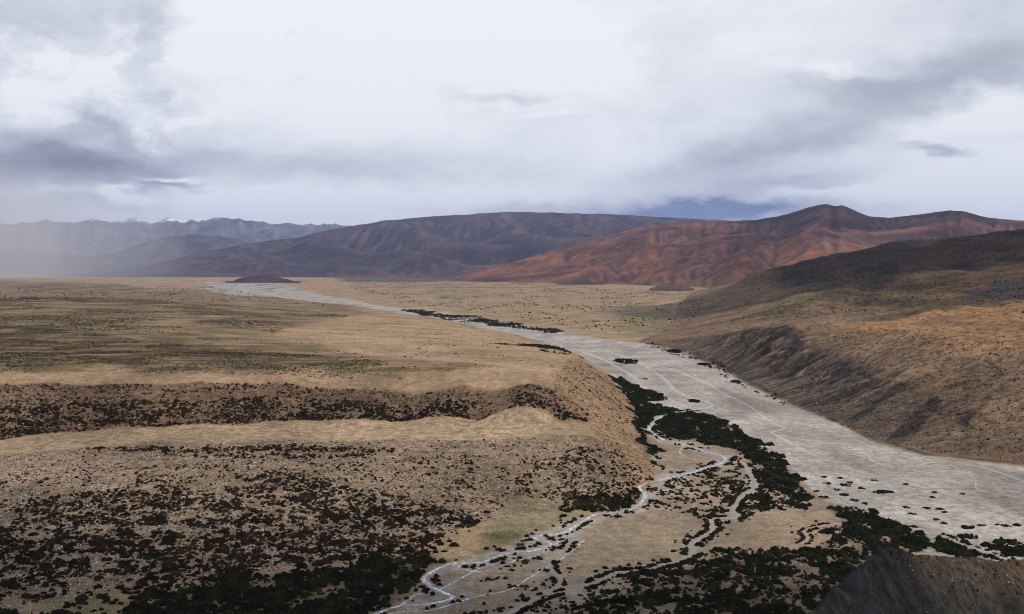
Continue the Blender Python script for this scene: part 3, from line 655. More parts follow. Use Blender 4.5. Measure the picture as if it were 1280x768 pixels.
# ------------------------------------------------------------------ the spur in the lower right corner
def build_spur():
    cr = np.array([at_d(*p) for p in ((930, 860, 98), (985, 800, 110), (1008, 770, 117), (1045, 740, 126), (1075, 715, 136), (1095, 697, 144), (1112, 690, 150), (1140, 693, 157), (1180, 692, 166), (1220, 698, 174), (1280, 703, 186), (1400, 704, 205), (1600, 690, 235))])
    nx, ny = 420, 260
    sarc = np.r_[0, np.cumsum(np.hypot(np.diff(cr[:, 0]), np.diff(cr[:, 1])))]; s = np.linspace(0, sarc[-1], nx)
    cx = smooth1(np.interp(s, sarc, cr[:, 0]), 8); cyv = smooth1(np.interp(s, sarc, cr[:, 1]), 8); cz = smooth1(np.interp(s, sarc, cr[:, 2]), 3)
    off = np.r_[np.linspace(-75, -6, 110)[:-1], np.linspace(-6, 12, 80)[:-1], np.linspace(12, 90, ny - 188)]
    S, O = np.meshgrid(np.arange(nx), off)
    x = cx[S] - O * -.10 ; y = cyv[S] + O
    back = np.maximum(O, 0); front = np.maximum(-O, 0)
    z = cz[S] - (np.sqrt(back ** 2 + 4) - 2) * 1.05 - (np.sqrt(front ** 2 + 9) - 3) * .62
    xa = x - (cx[np.argmin(abs(cx - 57))])
    face = ss(58 + front * .10 - x + 2, -2, 5)                    # the bare slate face on the left
    z += -(ridged(x / 13 + y / 22, y / 60, 4, 401) - .4) * (4.0 + 2.5 * face) * ss(front, 0, 12)
    z += fbm(x / 14, y / 14, 5, 403) * 1.6 + (ridged(x / 5 + z * .15, y / 7, 4, 405) - .55) * (.5 + 1.2 * face) + fbm(x / 1.6, y / 1.6, 3, 407) * .16
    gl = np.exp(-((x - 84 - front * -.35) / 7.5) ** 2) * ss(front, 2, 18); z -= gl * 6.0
    z = np.maximum(z, -1.0)
    c = np.zeros(x.shape + (3,)) + np.array((.054, .050, .043)); n_ = fbm(x / 8, y / 8, 5, 411)
    c = mixc(c, np.clip(n_ * 1.3, 0, 1) * .7, (.046, .042, .038))
    c = mixc(c, (1 - ss(front + n_ * 4, 1, 9)) * ss(x, 52, 62) * .8, (.135, .092, .060))
    edge = x - (60 + front * .10) + n_ * 7
    c = mixc(c, (1 - ss(edge, -2, 6)) * .95, (.022, .021, .026)); c = mixc(c, (1 - ss(edge, -2, 6)) * ss(ridged(x / 6 + y / 12, y / 30, 4, 419), .6, .8) * .6, (.055, .045, .040))
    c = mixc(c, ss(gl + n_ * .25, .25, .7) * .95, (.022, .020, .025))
    pale = ss(np.abs(fbm(x / 5, y / 9, 4, 421)), .0, .3) * (1 - ss(x, 33, 40)); c = mixc(c, pale * .8, (.16, .15, .145))
    gr = ss(ridged(x / 9 + y / 30, y / 50, 3, 417), .6, .85) * ss(front, 6, 16) * ss(edge, 3, 9); c = mixc(c, gr * .5, (.062, .058, .056))
    ii = np.arange(nx * ny).reshape(ny, nx); qq = np.stack([ii[:-1, :-1], ii[:-1, 1:], ii[1:, 1:], ii[1:, :-1]], -1).reshape(-1, 4)
    return tag(mesh_obj('scree_hill', np.stack([x, y, z], -1).reshape(-1, 3), qq, ground_mat('slate_scree', 2.6, 1.0, .40, 1.7, .08, .30), c.reshape(-1, 3)), kind='structure'), x, y, z


spur, SX, SY, SZ = build_spur()


# ------------------------------------------------------------------ water: shallow ribbons over the gravel
def water_mat(name, base, foam, amount):
    m = bpy.data.materials.new(name); m.use_nodes = True; t = m.node_tree; N = Nodes(t); b = t.nodes['Principled BSDF']
    pos = N.n('ShaderNodeNewGeometry').outputs['Position']
    f = N.ramp(N.noise(pos, .55, 5, .7), [(amount, base), (amount + .16, foam)])
    t.links.new(f, b.inputs['Base Color']); b.inputs['Roughness'].default_value = .22; b.inputs['Specular IOR Level'].default_value = .5
    bp = N.n('ShaderNodeBump'); bp.inputs['Strength'].default_value = .5; bp.inputs['Distance'].default_value = .08
    t.links.new(N.noise(pos, 2.2, 3, .6), bp.inputs['Height']); t.links.new(bp.outputs[0], b.inputs['Normal'])
    return m


def ribbon(name, pp, width, mat, lift=.06, seed=0, kind='structure', label=None, cat=None):
    P = spline([at_z(px, py, 0)[:2] for px, py in pp]); T = np.gradient(P, axis=0); T /= np.linalg.norm(T, axis=1)[:, None] + 1e-9
    Nn = np.c_[-T[:, 1], T[:, 0]]; s = np.r_[0, np.cumsum(np.linalg.norm(np.diff(P, axis=0), axis=1))]
    w = width * (1 + .95 * fbm(s / 17, s * 0 + seed, 3, 501 + seed)); w2 = width * (1 + .95 * fbm(s / 13, s * 0 + seed + 7.3, 3, 531 + seed))
    k = 5; rows = [P + Nn * ((-w / 2) + (w / 2 + w2 / 2) * i / (k - 1))[:, None] for i in range(k)]
    V = np.stack(rows, 1); z = np.maximum(hz(V[..., 0], V[..., 1]).max(1, keepdims=True), 0) + lift + np.zeros(V.shape[:2])
    z[:, 0] -= .12; z[:, -1] -= .12
    ii = np.arange(V.shape[0] * k).reshape(-1, k); qq = np.stack([ii[:-1, :-1], ii[:-1, 1:], ii[1:, 1:], ii[1:, :-1]], -1).reshape(-1, 4)
    return tag(mesh_obj(name, np.concatenate([V, z[..., None]], -1).reshape(-1, 3), qq, mat), label, cat, kind=kind), P


W_white = water_mat('rushing_water', (.22, .25, .29), (.74, .78, .84), .46)
W_pale = water_mat('shallow_water', (.33, .31, .29), (.53, .51, .49), .50)
_, P_st = ribbon('stream_water', STREAM, 1.5, W_white, .10, 1)
for i, (q_, w_) in enumerate(zip(MAINS, (1.8, 2.0, 1.5, 1.1, .8, .9, .8))): ribbon('river_water', q_, w_, W_pale, .09, 2 + i)
for i, q_ in enumerate(([(470, 772), (505, 766), (545, 762), (590, 748), (635, 738), (662, 722), (690, 706), (712, 692), (730, 676)], [(567, 707), (590, 716), (615, 713), (640, 703), (668, 696), (690, 684), (705, 672), (722, 657)], [(852, 595), (862, 604), (845, 612), (825, 618), (806, 626)], [(855, 556), (850, 566), (866, 574), (890, 577), (904, 578)], [(500, 759), (520, 745), (540, 742), (560, 733), (580, 722), (600, 712)])): ribbon('stream_water', q_, .75, W_white if i in (0, 1, 4) else W_pale, .09, 20 + i)
M_sand = bpy.data.materials.new('dry_sand'); M_sand.use_nodes = True
_N = Nodes(M_sand.node_tree); _p = _N.n('ShaderNodeNewGeometry').outputs['Position']
M_sand.node_tree.links.new(_N.ramp(_N.noise(_p, .8, 5, .65), [(.3, (.24, .20, .165)), (.65, (.34, .295, .255))]), M_sand.node_tree.nodes['Principled BSDF'].inputs['Base Color'])
M_sand.node_tree.nodes['Principled BSDF'].inputs['Roughness'].default_value = .95
_, P_ch = ribbon('dry_riverbed', CHAN, 3.2, M_sand, .07, 6)
_, P_c2 = ribbon('dry_riverbed', CHAN2, 2.0, M_sand, .07, 7)
_, P_c3 = ribbon('dry_riverbed', CHAN3, 1.6, M_sand, .07, 8)
_, P_c4 = ribbon('dry_riverbed', CHAN4, 3.0, M_sand, .07, 9)


# ------------------------------------------------------------------ shrubs
def leaf_mat(name, a, b, c):
    m = bpy.data.materials.new(name); m.use_nodes = True; t = m.node_tree; N = Nodes(t); p = t.nodes['Principled BSDF']
    g = N.n('ShaderNodeNewGeometry')
    n1 = N.noise(g.outputs['Position'], .14, 4, .7); n2 = N.noise(g.outputs['Position'], 3.0, 2, .6)
    t.links.new(N.ramp(N.m('ADD', N.m('MULTIPLY', n1, .7), N.m('MULTIPLY', n2, .3)), [(.32, a), (.5, b), (.68, c)]), p.inputs['Base Color'])
    p.inputs['Roughness'].default_value = .9; p.inputs['Specular IOR Level'].default_value = .05
    return m


M_brown = leaf_mat('dry_shrub_leaves', (.007, .005, .003), (.016, .011, .006), (.058, .038, .020))
M_green = leaf_mat('willow_leaves', (.005, .006, .003), (.012, .014, .006), (.046, .046, .017))
M_olive = leaf_mat('scrub_leaves', (.014, .011, .006), (.030, .024, .012), (.055, .042, .022))
M_wood = leaf_mat('shrub_wood', (.03, .02, .015), (.05, .035, .025), (.07, .05, .035))


def shrub_geo(seed, leaves, seg=9, rings=3, lsz=.30):
    r = np.random.default_rng(seed); V = []; Fq = []
    ph = r.uniform(0, 6.28, 3)
    for i in range(rings + 1):
        e = (i / rings) * math.pi / 2
        for j in range(seg):
            a = 2 * math.pi * j / seg
            rr = .5 * (1 + .22 * math.sin(2 * a + ph[0]) + .15 * math.sin(3 * a + ph[1]) + r.uniform(-.12, .12)) * (math.cos(e) ** .8 if i < rings else .03)
            V.append((rr * math.cos(a), rr * math.sin(a), -.12 + .62 * math.sin(e) * (1 + r.uniform(-.14, .14))))
    for i in range(rings):
        for j in range(seg):
            Fq.append((i * seg + j, i * seg + (j + 1) % seg, (i + 1) * seg + (j + 1) % seg, (i + 1) * seg + j))
    for k in range(leaves):
        a = r.uniform(0, 6.28); e = math.asin(r.uniform(.02, 1)); rad = r.uniform(.86, 1.16)
        rr = .5 * (1 + .22 * math.sin(2 * a + ph[0]) + .15 * math.sin(3 * a + ph[1])) * math.cos(e) ** .8 * rad
        p = np.array((rr * math.cos(a), rr * math.sin(a), .52 * math.sin(e) * rad))
        d1 = r.normal(size=3); d1 /= np.linalg.norm(d1); d2 = np.cross(d1, r.normal(size=3)); d2 /= np.linalg.norm(d2) + 1e-9
        s = lsz * r.uniform(.5, 1.1); b0 = len(V)
        V += [tuple(p - d1 * s * .5), tuple(p + d2 * s * .22), tuple(p + d1 * s * .5), tuple(p - d2 * s * .22)]; Fq.append((b0, b0 + 1, b0 + 2, b0 + 3))
    return np.array(V), np.array(Fq)


LOWG = [shrub_geo(600 + i, 26, 8, 3, .34) for i in range(6)]
TINYG = [shrub_geo(640 + i, 8, 6, 2, .4) for i in range(4)]


def plant_many(name, pts, mat, geos, **tags):
    """pts: rows of x, y, z, width, height, turn"""
    VV = []; FF = []; b0 = 0; pts = np.asarray(pts)
    for gi, (V, Fq) in enumerate(geos):
        p = pts[gi::len(geos)]
        if not len(p): continue
        c, s = np.cos(p[:, 5]), np.sin(p[:, 5])
        x = V[None, :, 0] * p[:, 3, None] * 1.15; y = V[None, :, 1] * p[:, 3, None] * .9
        v = np.stack([x * c[:, None] - y * s[:, None] + p[:, 0, None], x * s[:, None] + y * c[:, None] + p[:, 1, None], V[None, :, 2] * 2 * p[:, 4, None] + p[:, 2, None]], -1)
        VV.append(v.reshape(-1, 3)); FF.append((Fq[None] + (np.arange(len(p)) * len(V))[:, None, None] + b0).reshape(-1, 4)); b0 += v.shape[0] * v.shape[1]
    return tag(mesh_obj(name, np.concatenate(VV), np.concatenate(FF), mat, smooth=False), **tags)


def scatter(P, density, size, seed, mask=None, aniso=None, clump=None, hr=(.32, .5), face=None):
    """random plants in an outline: density per m2, clumped by noise"""
    r = np.random.default_rng(seed); x0, y0 = P.min(0); x1, y1 = P.max(0); n_ = int(min((x1 - x0) * (y1 - y0) * density, 400000))
    x = r.uniform(x0, x1, n_); y = r.uniform(y0, y1, n_); k = inside(P, x, y)
    x, y = x[k], y[k]
    if clump:
        sx, sy, thr, sd = clump; k = r.uniform(0, 1, len(x)) < ss(fbm(x / sx, y / sy, 4, sd), thr - .22, thr + .22); x, y = x[k], y[k]
    if mask is not None: k = r.uniform(0, 1, len(x)) < mask(x, y); x, y = x[k], y[k]
    w = size[0] + (size[1] - size[0]) * r.beta(1.0, 3.2, len(x)); h = w * r.uniform(*hr, len(x))
    return np.c_[x, y, hz(x, y), w, h, r.uniform(0, 6.28, len(x))]


def clear_of(pts, lines, w):
    k = np.ones(len(pts), bool)
    for L in lines: k &= dist_line(L, pts[:, 0], pts[:, 1]) > w
    return pts[k]


CH_LINES = [P_st, P_ch, P_c2, P_c3, P_c4]
# -- dense thickets on the valley bottom
THICKETS = [
    ('dense dark green willow thicket filling the lower left corner beside the white stream', ((-120, 790), (-120, 775), (150, 775), (180, 740), (240, 735), (330, 718), (420, 714), (470, 700), (545, 697), (556, 703), (530, 716), (508, 742), (490, 758), (440, 790)), .55, (1.3, 3.4), (.42, .62)),
    ('large dark green thicket at the bottom between the pale channel and the slate spur', ((800, 722), (860, 705), (900, 690), (950, 690), (1000, 688), (1040, 672), (1085, 690), (1080, 720), (1020, 775), (900, 790), (740, 790), (690, 765), (760, 745)), .42, (1.3, 3.2), (.42, .62)),
    ('dark green thicket running beside the gravel river above the slate spur', ((1040, 634), (1080, 636), (1110, 650), (1150, 668), (1172, 690), (1130, 694), (1080, 692), (1050, 676), (1020, 668), (1058, 655)), .60, (1.2, 3.2), (.42, .62)),
    ('dark green thicket between dry channel and gravel to the right of the slate spur crest', ((1160, 670), (1190, 672), (1250, 697), (1240, 700), (1190, 692)), .7, (1.2, 3.0), (.42, .62)),
    ('dark green thicket at the right edge on the gravel above the dry channel', ((1228, 680), (1262, 678), (1400, 690), (1400, 704), (1275, 697)), .7, (1.2, 3.0), (.42, .62)),
    ('broad oval dark green thicket inside the loop of the stream', ((822, 527), (848, 516), (890, 520), (905, 526), (912, 536), (935, 545), (962, 564), (985, 585), (1000, 605), (990, 612), (960, 590), (935, 570), (905, 558), (870, 552), (836, 548), (818, 540)), .65, (1.4, 3.8), (.38, .58)),
    ('dark green thicket strip under the nose of the terrace', ((762, 470), (775, 472), (800, 486), (830, 494), (833, 500), (805, 504), (845, 512), (848, 515), (825, 520), (812, 530), (811, 542), (818, 560), (820, 585), (812, 576), (803, 545), (792, 512), (778, 488)), .60, (1.4, 3.8), (.38, .58)),
    ('dark green thicket along the middle of the braided valley floor', ((960, 575), (985, 590), (1000, 612), (1012, 630), (998, 640), (960, 640), (930, 650), (922, 640), (938, 620), (950, 605), (945, 592)), .62, (1.2, 3.0), (.4, .6)),
    ('long dark green thicket strip on the far bank of the pale river', ((500, 388), (530, 388), (560, 392), (600, 398), (650, 405), (700, 414), (690, 416), (640, 410), (590, 405), (550, 398)), .05, (3.0, 8.0), (.3, .45)),
    ('narrow dark green bush strip at the terrace edge by the pale river', ((648, 431), (664, 430), (690, 434), (712, 441), (700, 441), (668, 437)), .10, (2.0, 6.0), (.3, .45)),
    ('black shrub mass at the foot of the terrace slope beside the stream', ((690, 640), (730, 625), (775, 618), (812, 610), (800, 626), (790, 637), (740, 642), (700, 648)), .50, (1.3, 3.2), (.4, .6)),
]
for i, (lab, pp, den, size, hr) in enumerate(THICKETS):
    P = poly(*pp); far_ = i in (8, 9); r_ = 40 if far_ else 7.0
    box_ = np.array([[P[:, 0].min() - r_, P[:, 1].min() - r_], [P[:, 0].max() + r_, P[:, 1].min() - r_], [P[:, 0].max() + r_, P[:, 1].max() + r_], [P[:, 0].min() - r_, P[:, 1].max() + r_]])
    def ragged(x, y, P=P, r_=r_, i=i):
        k = 1 / (r_ * 2.4)
        return inside(P, x + fbm(x * k, y * k, 3, 720 + i) * r_ * 1.5, y + fbm(x * k + 7, y * k, 3, 740 + i) * r_ * 2.2).astype(float)
    pts = np.vstack([scatter(box_, den, size, 700 + i, mask=ragged, clump=(60 if far_ else 10, 90 if far_ else 15, -.02 if i in (1, 7) else .04 if far_ else -.12, 710 + i), hr=hr),
                     scatter(box_, den * .8, (size[0] * .6, size[1] * .5), 760 + i, mask=ragged, clump=(40 if far_ else 6, 60 if far_ else 9, -.05, 770 + i), hr=hr)])
    pts = clear_of(pts, CH_LINES, 1.9)
    plant_many('thicket', pts, M_green, LOWG, label=lab, cat='thicket', kind='stuff')
# -- banks of the channels are fringed with low shrubs
def along(L, w0, w1, step, seed, size, keep_):
    r = np.random.default_rng(seed); s = np.r_[0, np.cumsum(np.linalg.norm(np.diff(L, axis=0), axis=1))]; n_ = int(s[-1] / step)
    t = r.uniform(0, s[-1], n_); x = np.interp(t, s, L[:, 0]); y = np.interp(t, s, L[:, 1]); dx = np.gradient(L[:, 0]); dy = np.gradient(L[:, 1])
    tx = np.interp(t, s, dx); ty = np.interp(t, s, dy); m = np.hypot(tx, ty); sg = np.where(r.uniform(0, 1, n_) < .5, -1, 1); wd_ = np.clip(.75 + 1.5 * pn(t / 9, sg * 5.7 + .21, seed + 50), .15, 2.6); o = sg * (w0 + (w1 - w0) * wd_ * r.uniform(0, 1, n_) + np.where(r.uniform(0, 1, n_) < .16, r.uniform(0, 5, n_), 0))
    x2 = x - ty / m * o; y2 = y + tx / m * o
    k = pn(t / 13, sg * 3.3 + .37, seed) > keep_
    x2, y2 = x2[k], y2[k]; w = r.uniform(*size, len(x2))
    return np.c_[x2, y2, hz(x2, y2), w, w * r.uniform(.35, .5, len(x2)), r.uniform(0, 6.28, len(x2))]


fr_ = np.vstack([along(P_ch, 1.7, 3.3, .20, 801, (.5, 1.9), -.12), along(P_c2, 1.3, 2.4, .26, 802, (.5, 1.7), -.05), along(P_c3, 1.1, 2.2, .3, 803, (.5, 1.5), -.1), along(P_st, 2.6, 4.6, .55, 804, (.8, 1.9), .05), along(P_c4, 2.0, 3.2, .5, 805, (.8, 1.6), -.1)])
plant_many('bank_undergrowth', fr_, M_brown, LOWG, label='low dark brown shrubs fringing the banks of the stream and dry channels', cat='undergrowth', kind='stuff')
BR = poly((560, 770), (620, 705), (690, 668), (700, 690), (690, 730), (640, 768)); BR2 = poly((820, 600), (880, 590), (930, 600), (930, 640), (890, 650), (840, 640), (815, 640)); BR3 = poly((880, 590), (940, 560), (985, 600), (940, 650), (900, 640))
BR4 = poly((560, 775), (680, 745), (760, 735), (860, 705), (900, 695), (880, 730), (760, 775))
pts = np.vstack([scatter(BR, .16, (.8, 2.4), 811, clump=(7, 7, .12, 812)), scatter(BR2, .40, (.9, 2.6), 813, clump=(7, 9, .02, 814)), scatter(BR3, .30, (.9, 2.4), 815, clump=(7, 9, .05, 816)), scatter(BR4, .30, (.8, 2.2), 817, clump=(7, 9, .05, 818))])
plant_many('braid_undergrowth', clear_of(pts, CH_LINES, 2.0), M_green, LOWG, label='scattered dark low bushes among the braided gravel bars', cat='undergrowth', kind='stuff')

# -- shrubs dotted over the terrace slopes, plain and right-hand hillside
Q_SC = poly((-300, 481), (60, 480), (350, 478), (580, 482), (690, 487), (735, 515), (738, 530), (600, 525), (400, 526), (200, 534), (0, 550), (-300, 562))
Q_SCB = poly((-300, 530), (60, 505), (350, 495), (560, 500), (700, 508), (730, 522), (736, 530), (600, 525), (400, 526), (200, 534), (0, 550), (-300, 562))
Q_LOW = poly((-300, 600), (0, 570), (200, 553), (350, 549), (620, 549), (745, 548), (790, 590), (800, 628), (690, 640), (600, 655), (450, 700), (0, 760), (-300, 790))
Q_MID = poly((150, 585), (420, 570), (620, 570), (760, 580), (800, 625), (690, 642), (600, 650), (560, 680), (420, 700), (100, 690), (-300, 700), (-300, 640))
Q_BOT = poly((-300, 690), (0, 660), (300, 640), (560, 640), (600, 652), (560, 690), (420, 715), (240, 735), (170, 760), (0, 790), (-300, 800))
Q_NOSE = poly((690, 486), (722, 448), (760, 470), (792, 512), (818, 580), (820, 605), (795, 632), (770, 590), (735, 530))
Q_NOSEB = poly((640, 600), (700, 565), (760, 560), (800, 585), (815, 605), (795, 630), (740, 640), (700, 630), (650, 615))
DRIFTS = [poly((20, 626), (160, 610), (215, 606), (245, 630), (170, 657), (20, 657)), poly((210, 604), (240, 612), (330, 640), (325, 656), (270, 645), (215, 618)), poly((400, 604), (445, 611), (545, 632), (600, 650), (545, 660), (470, 652), (420, 647), (368, 650), (350, 630)),
          poly((-60, 664), (35, 676), (105, 688), (115, 722), (-60, 745)), poly((86, 672), (140, 668), (200, 690), (195, 700), (110, 690)), poly((300, 660), (420, 664), (560, 676), (540, 695), (420, 700), (300, 712), (260, 700)), poly((330, 590), (420, 600), (400, 625), (300, 640), (280, 610)),
          poly((180, 690), (300, 680), (320, 716), (200, 740), (150, 722)), poly((100, 560), (260, 560), (400, 556), (520, 562), (400, 575), (240, 572))]
sl = np.vstack([
    scatter(Q_SC, .20, (.8, 2.2), 901, clump=(26, 14, -.08, 902)), scatter(Q_SCB, .60, (.9, 2.6), 903, clump=(22, 10, -.05, 904)), scatter(Q_SC, .35, (.4, 1.1), 916, clump=(20, 14, -.1, 917)),
    scatter(Q_LOW, .12, (.5, 1.5), 905, clump=(18, 14, -.05, 906)), scatter(Q_MID, .21, (.6, 2.3), 907, clump=(15, 11, .06, 908)),
    *[scatter(Qd, .52, (.7, 2.5), 950 + i, clump=(9, 7, -.08, 960 + i)) for i, Qd in enumerate(DRIFTS)],
    scatter(Q_BOT, .24, (1.0, 3.8), 909, clump=(12, 9, .03, 910)), scatter(Q_NOSE, .09, (.6, 1.7), 911, clump=(14, 22, .0, 912)), scatter(Q_NOSEB, .22, (.9, 2.4), 919, clump=(10, 12, -.02, 918)),
    scatter(Q_SC, .16, (.4, .9), 913), scatter(Q_LOW, .24, (.3, .8), 914), scatter(Q_NOSE, .14, (.3, .8), 915)])
sl = clear_of(sl, [P_st], 2.5)
keepg = ~inside(GRASSY, sl[:, 0], sl[:, 1]) | (rng.uniform(0, 1, len(sl)) < .06); sl = sl[keepg]
# apparent size decides which become single shrubs
vis = (np.abs(sl[:, 0] / sl[:, 1]) < .515) & (F * (EYE - sl[:, 2]) / sl[:, 1] < 432)
app = np.where(vis, sl[:, 3] / sl[:, 1], 0); order = np.argsort(-app); N_SINGLE = 250
single, rest = sl[order[:N_SINGLE]], sl[order[N_SINGLE:]]
big = rest[:, 3] > 1.0
plant_many('slope_shrubbery', rest[big], M_brown, LOWG, label='small dark shrubs dotted over the stepped terrace slopes', cat='shrubbery', kind='stuff')
plant_many('slope_undergrowth', rest[~big], M_brown, TINYG, label='tiny dark tufts sprinkled over the terrace slopes', cat='undergrowth', kind='stuff')
zones = [(lambda p: inside(Q_BOT, *p) , 'dark brown cushion shrub on the lowest stony slope above the willow thicket', 'cushion shrubs on the lowest slope'),
         (lambda p: p[0] > -30, 'dark cushion shrub at the foot of the terrace nose near the stream', 'cushion shrubs at the foot of the terrace nose'),
         (lambda p: True, 'dark brown cushion shrub on the middle slope below the pale terrace step', 'cushion shrubs below the terrace step')]
FINE = []
for i in range(6):
    V, Fq = shrub_geo(660 + i, 120, 12, 4, .22)
    FINE.append(mesh_obj('cushion_shrub', V * (1.1, .9, 2.0), Fq, M_brown, smooth=False))
for k, p in enumerate(single):
    o = FINE[k % 6] if k < 6 else FINE[k % 6].copy()
    if k >= 6: C.objects.link(o)
    o.location = p[:3]; o.scale = (p[3], p[3], p[4]); o.rotation_euler = (0, 0, p[5])
    for test, lab, grp in zones:
        if test((np.array([p[0]]), np.array([p[1]])) if test is zones[0][0] else (p[0], p[1])): break
    tag(o, lab, 'shrub', grp)

def rock_geo(seed):
    r = np.random.default_rng(seed); V = [(.5 * math.cos(a) * r.uniform(.7, 1.2), .5 * math.sin(a) * r.uniform(.7, 1.2), r.uniform(-.05, .1)) for a in np.linspace(0, 6.28, 7)[:-1]]
    V += [(.28 * math.cos(a) * r.uniform(.6, 1.2), .28 * math.sin(a) * r.uniform(.6, 1.2), .3 * r.uniform(.7, 1.2)) for a in np.linspace(.3, 6.58, 7)[:-1]]
    return np.array(V), np.array([(i, (i + 1) % 6, 6 + (i + 1) % 6, 6 + i) for i in range(6)] + [(6, 7, 8, 9), (6, 9, 10, 11)])


ROCKG = [rock_geo(680 + i) for i in range(5)]
M_pale = bpy.data.materials.new('pale_pebbles'); M_pale.use_nodes = True; _N = Nodes(M_pale.node_tree); _p = _N.n('ShaderNodeNewGeometry').outputs['Position']
M_pale.node_tree.links.new(_N.ramp(_N.noise(_p, .9, 2, .6), [(.35, (.20, .165, .14)), (.5, (.40, .36, .325)), (.66, (.62, .59, .56))]), M_pale.node_tree.nodes['Principled BSDF'].inputs['Base Color']); M_pale.node_tree.nodes['Principled BSDF'].inputs['Roughness'].default_value = .9
st_ = np.vstack([scatter(Q_LOW, .34, (.3, 1.0), 971, clump=(20, 14, -.05, 972), hr=(.5, .9)), scatter(Q_BOT, .34, (.3, 1.0), 973, clump=(16, 12, .0, 974), hr=(.5, .9)), scatter(Q_SC, .06, (.35, .9), 975, hr=(.5, .9)), scatter(GRASSY, .18, (.25, .6), 976, hr=(.5, .9))])
plant_many('slope_gravel', st_, M_pale, ROCKG, label='pale stones strewn over the terrace slopes', cat='stones', kind='stuff')
st_ = scatter(FLOOD, .10, (.3, .9), 977, clump=(14, 18, .02, 978), hr=(.4, .8)); st_ = st_[~inside(BED, st_[:, 0], st_[:, 1])]
plant_many('bar_gravel', clear_of(st_, CH_LINES[:1], 1.2), M_pale, ROCKG, label='cobbles lying on the braided gravel bars', cat='stones', kind='stuff')
Q_PL = poly((-250, 400), (60, 410), (180, 426), (330, 440), (480, 452), (600, 460), (480, 470), (200, 466), (-250, 470)); Q_PL2 = poly((-250, 372), (100, 372), (330, 385), (440, 395), (350, 412), (330, 430), (100, 412), (-250, 400)); Q_PL3 = poly((340, 420), (500, 400), (640, 425), (715, 448), (690, 478), (400, 474))
pl = np.vstack([scatter(Q_PL, .26, (.4, 1.5), 921, clump=(40, 60, -.06, 922)), scatter(Q_PL2, .04, (.8, 2.6), 923, clump=(120, 200, .0, 924)), scatter(Q_PL3, .006, (.7, 2.2), 925, clump=(40, 60, .08, 926))])
plant_many('plain_undergrowth', pl, M_olive, TINYG, label='low dark scrub in streaks across the tan terrace plain', cat='undergrowth', kind='stuff')
Q_FAR = poly((430, 356), (560, 349), (700, 354), (830, 366), (880, 376), (840, 425), (780, 420), (690, 405), (600, 390), (480, 376)); Q_FARL = poly((-250, 352), (260, 358), (430, 384), (340, 380), (100, 375), (-250, 378))
fs_ = np.vstack([scatter(Q_FAR, .0022, (1.5, 7), 981, clump=(120, 400, .04, 982)), scatter(Q_FARL, .0012, (2, 9), 983, clump=(200, 500, .06, 984))])
plant_many('distant_undergrowth', fs_, M_olive, TINYG, label='dark scrub speckled over the far valley plain', cat='undergrowth', kind='stuff')
Q_R1 = poly((1000, 508), (1010, 420), (1100, 412), (1200, 425), (1450, 430), (1450, 600), (1280, 578), (1160, 565), (1100, 550)); Q_R2 = poly((880, 445), (900, 405), (1000, 385), (1100, 395), (1280, 385), (1450, 380), (1450, 440), (1180, 440), (1040, 420), (960, 425)); Q_R4 = poly((1000, 508), (1010, 425), (1100, 415), (1200, 428), (1450, 432), (1450, 600), (1280, 578), (1160, 565), (1100, 550)); hs_ = scatter(Q_R4, .05, (.35, 1.1), 985, hr=(.5, .9)); plant_many('hillside_gravel', hs_, M_pale, ROCKG, label='pale stones strewn over the hillside across the river', cat='stones', kind='stuff')
Q_R3 = poly((1150, 560), (1180, 480), (1260, 440), (1450, 440), (1450, 600), (1280, 578))
Q_UP = poly((880, 400), (950, 350), (1000, 330), (1130, 306), (1280, 290), (1450, 280), (1450, 400), (1200, 390), (1000, 398))
rt = np.vstack([scatter(Q_UP, .006, (1.2, 4.5), 951, clump=(70, 110, .02, 952)), scatter(Q_R1, .085, (.5, 1.6), 931), scatter(Q_R2, .012, (.6, 1.9), 933, clump=(60, 60, .02, 934)), scatter(Q_R3, .022, (.8, 1.7), 935, clump=(14, 14, .05, 936))])
FT = poly((800, 432), (812, 428), (850, 438), (900, 452), (940, 478), (1010, 512), (990, 512), (930, 484), (880, 458), (830, 440)); ft = scatter(FT, .05, (1.0, 4.0), 941, clump=(25, 60, .05, 942))
plant_many('hillside_undergrowth', np.vstack([rt, ft]), M_brown, TINYG, label='small dark shrubs dotted over the stony hillside across the river', cat='undergrowth', kind='stuff')

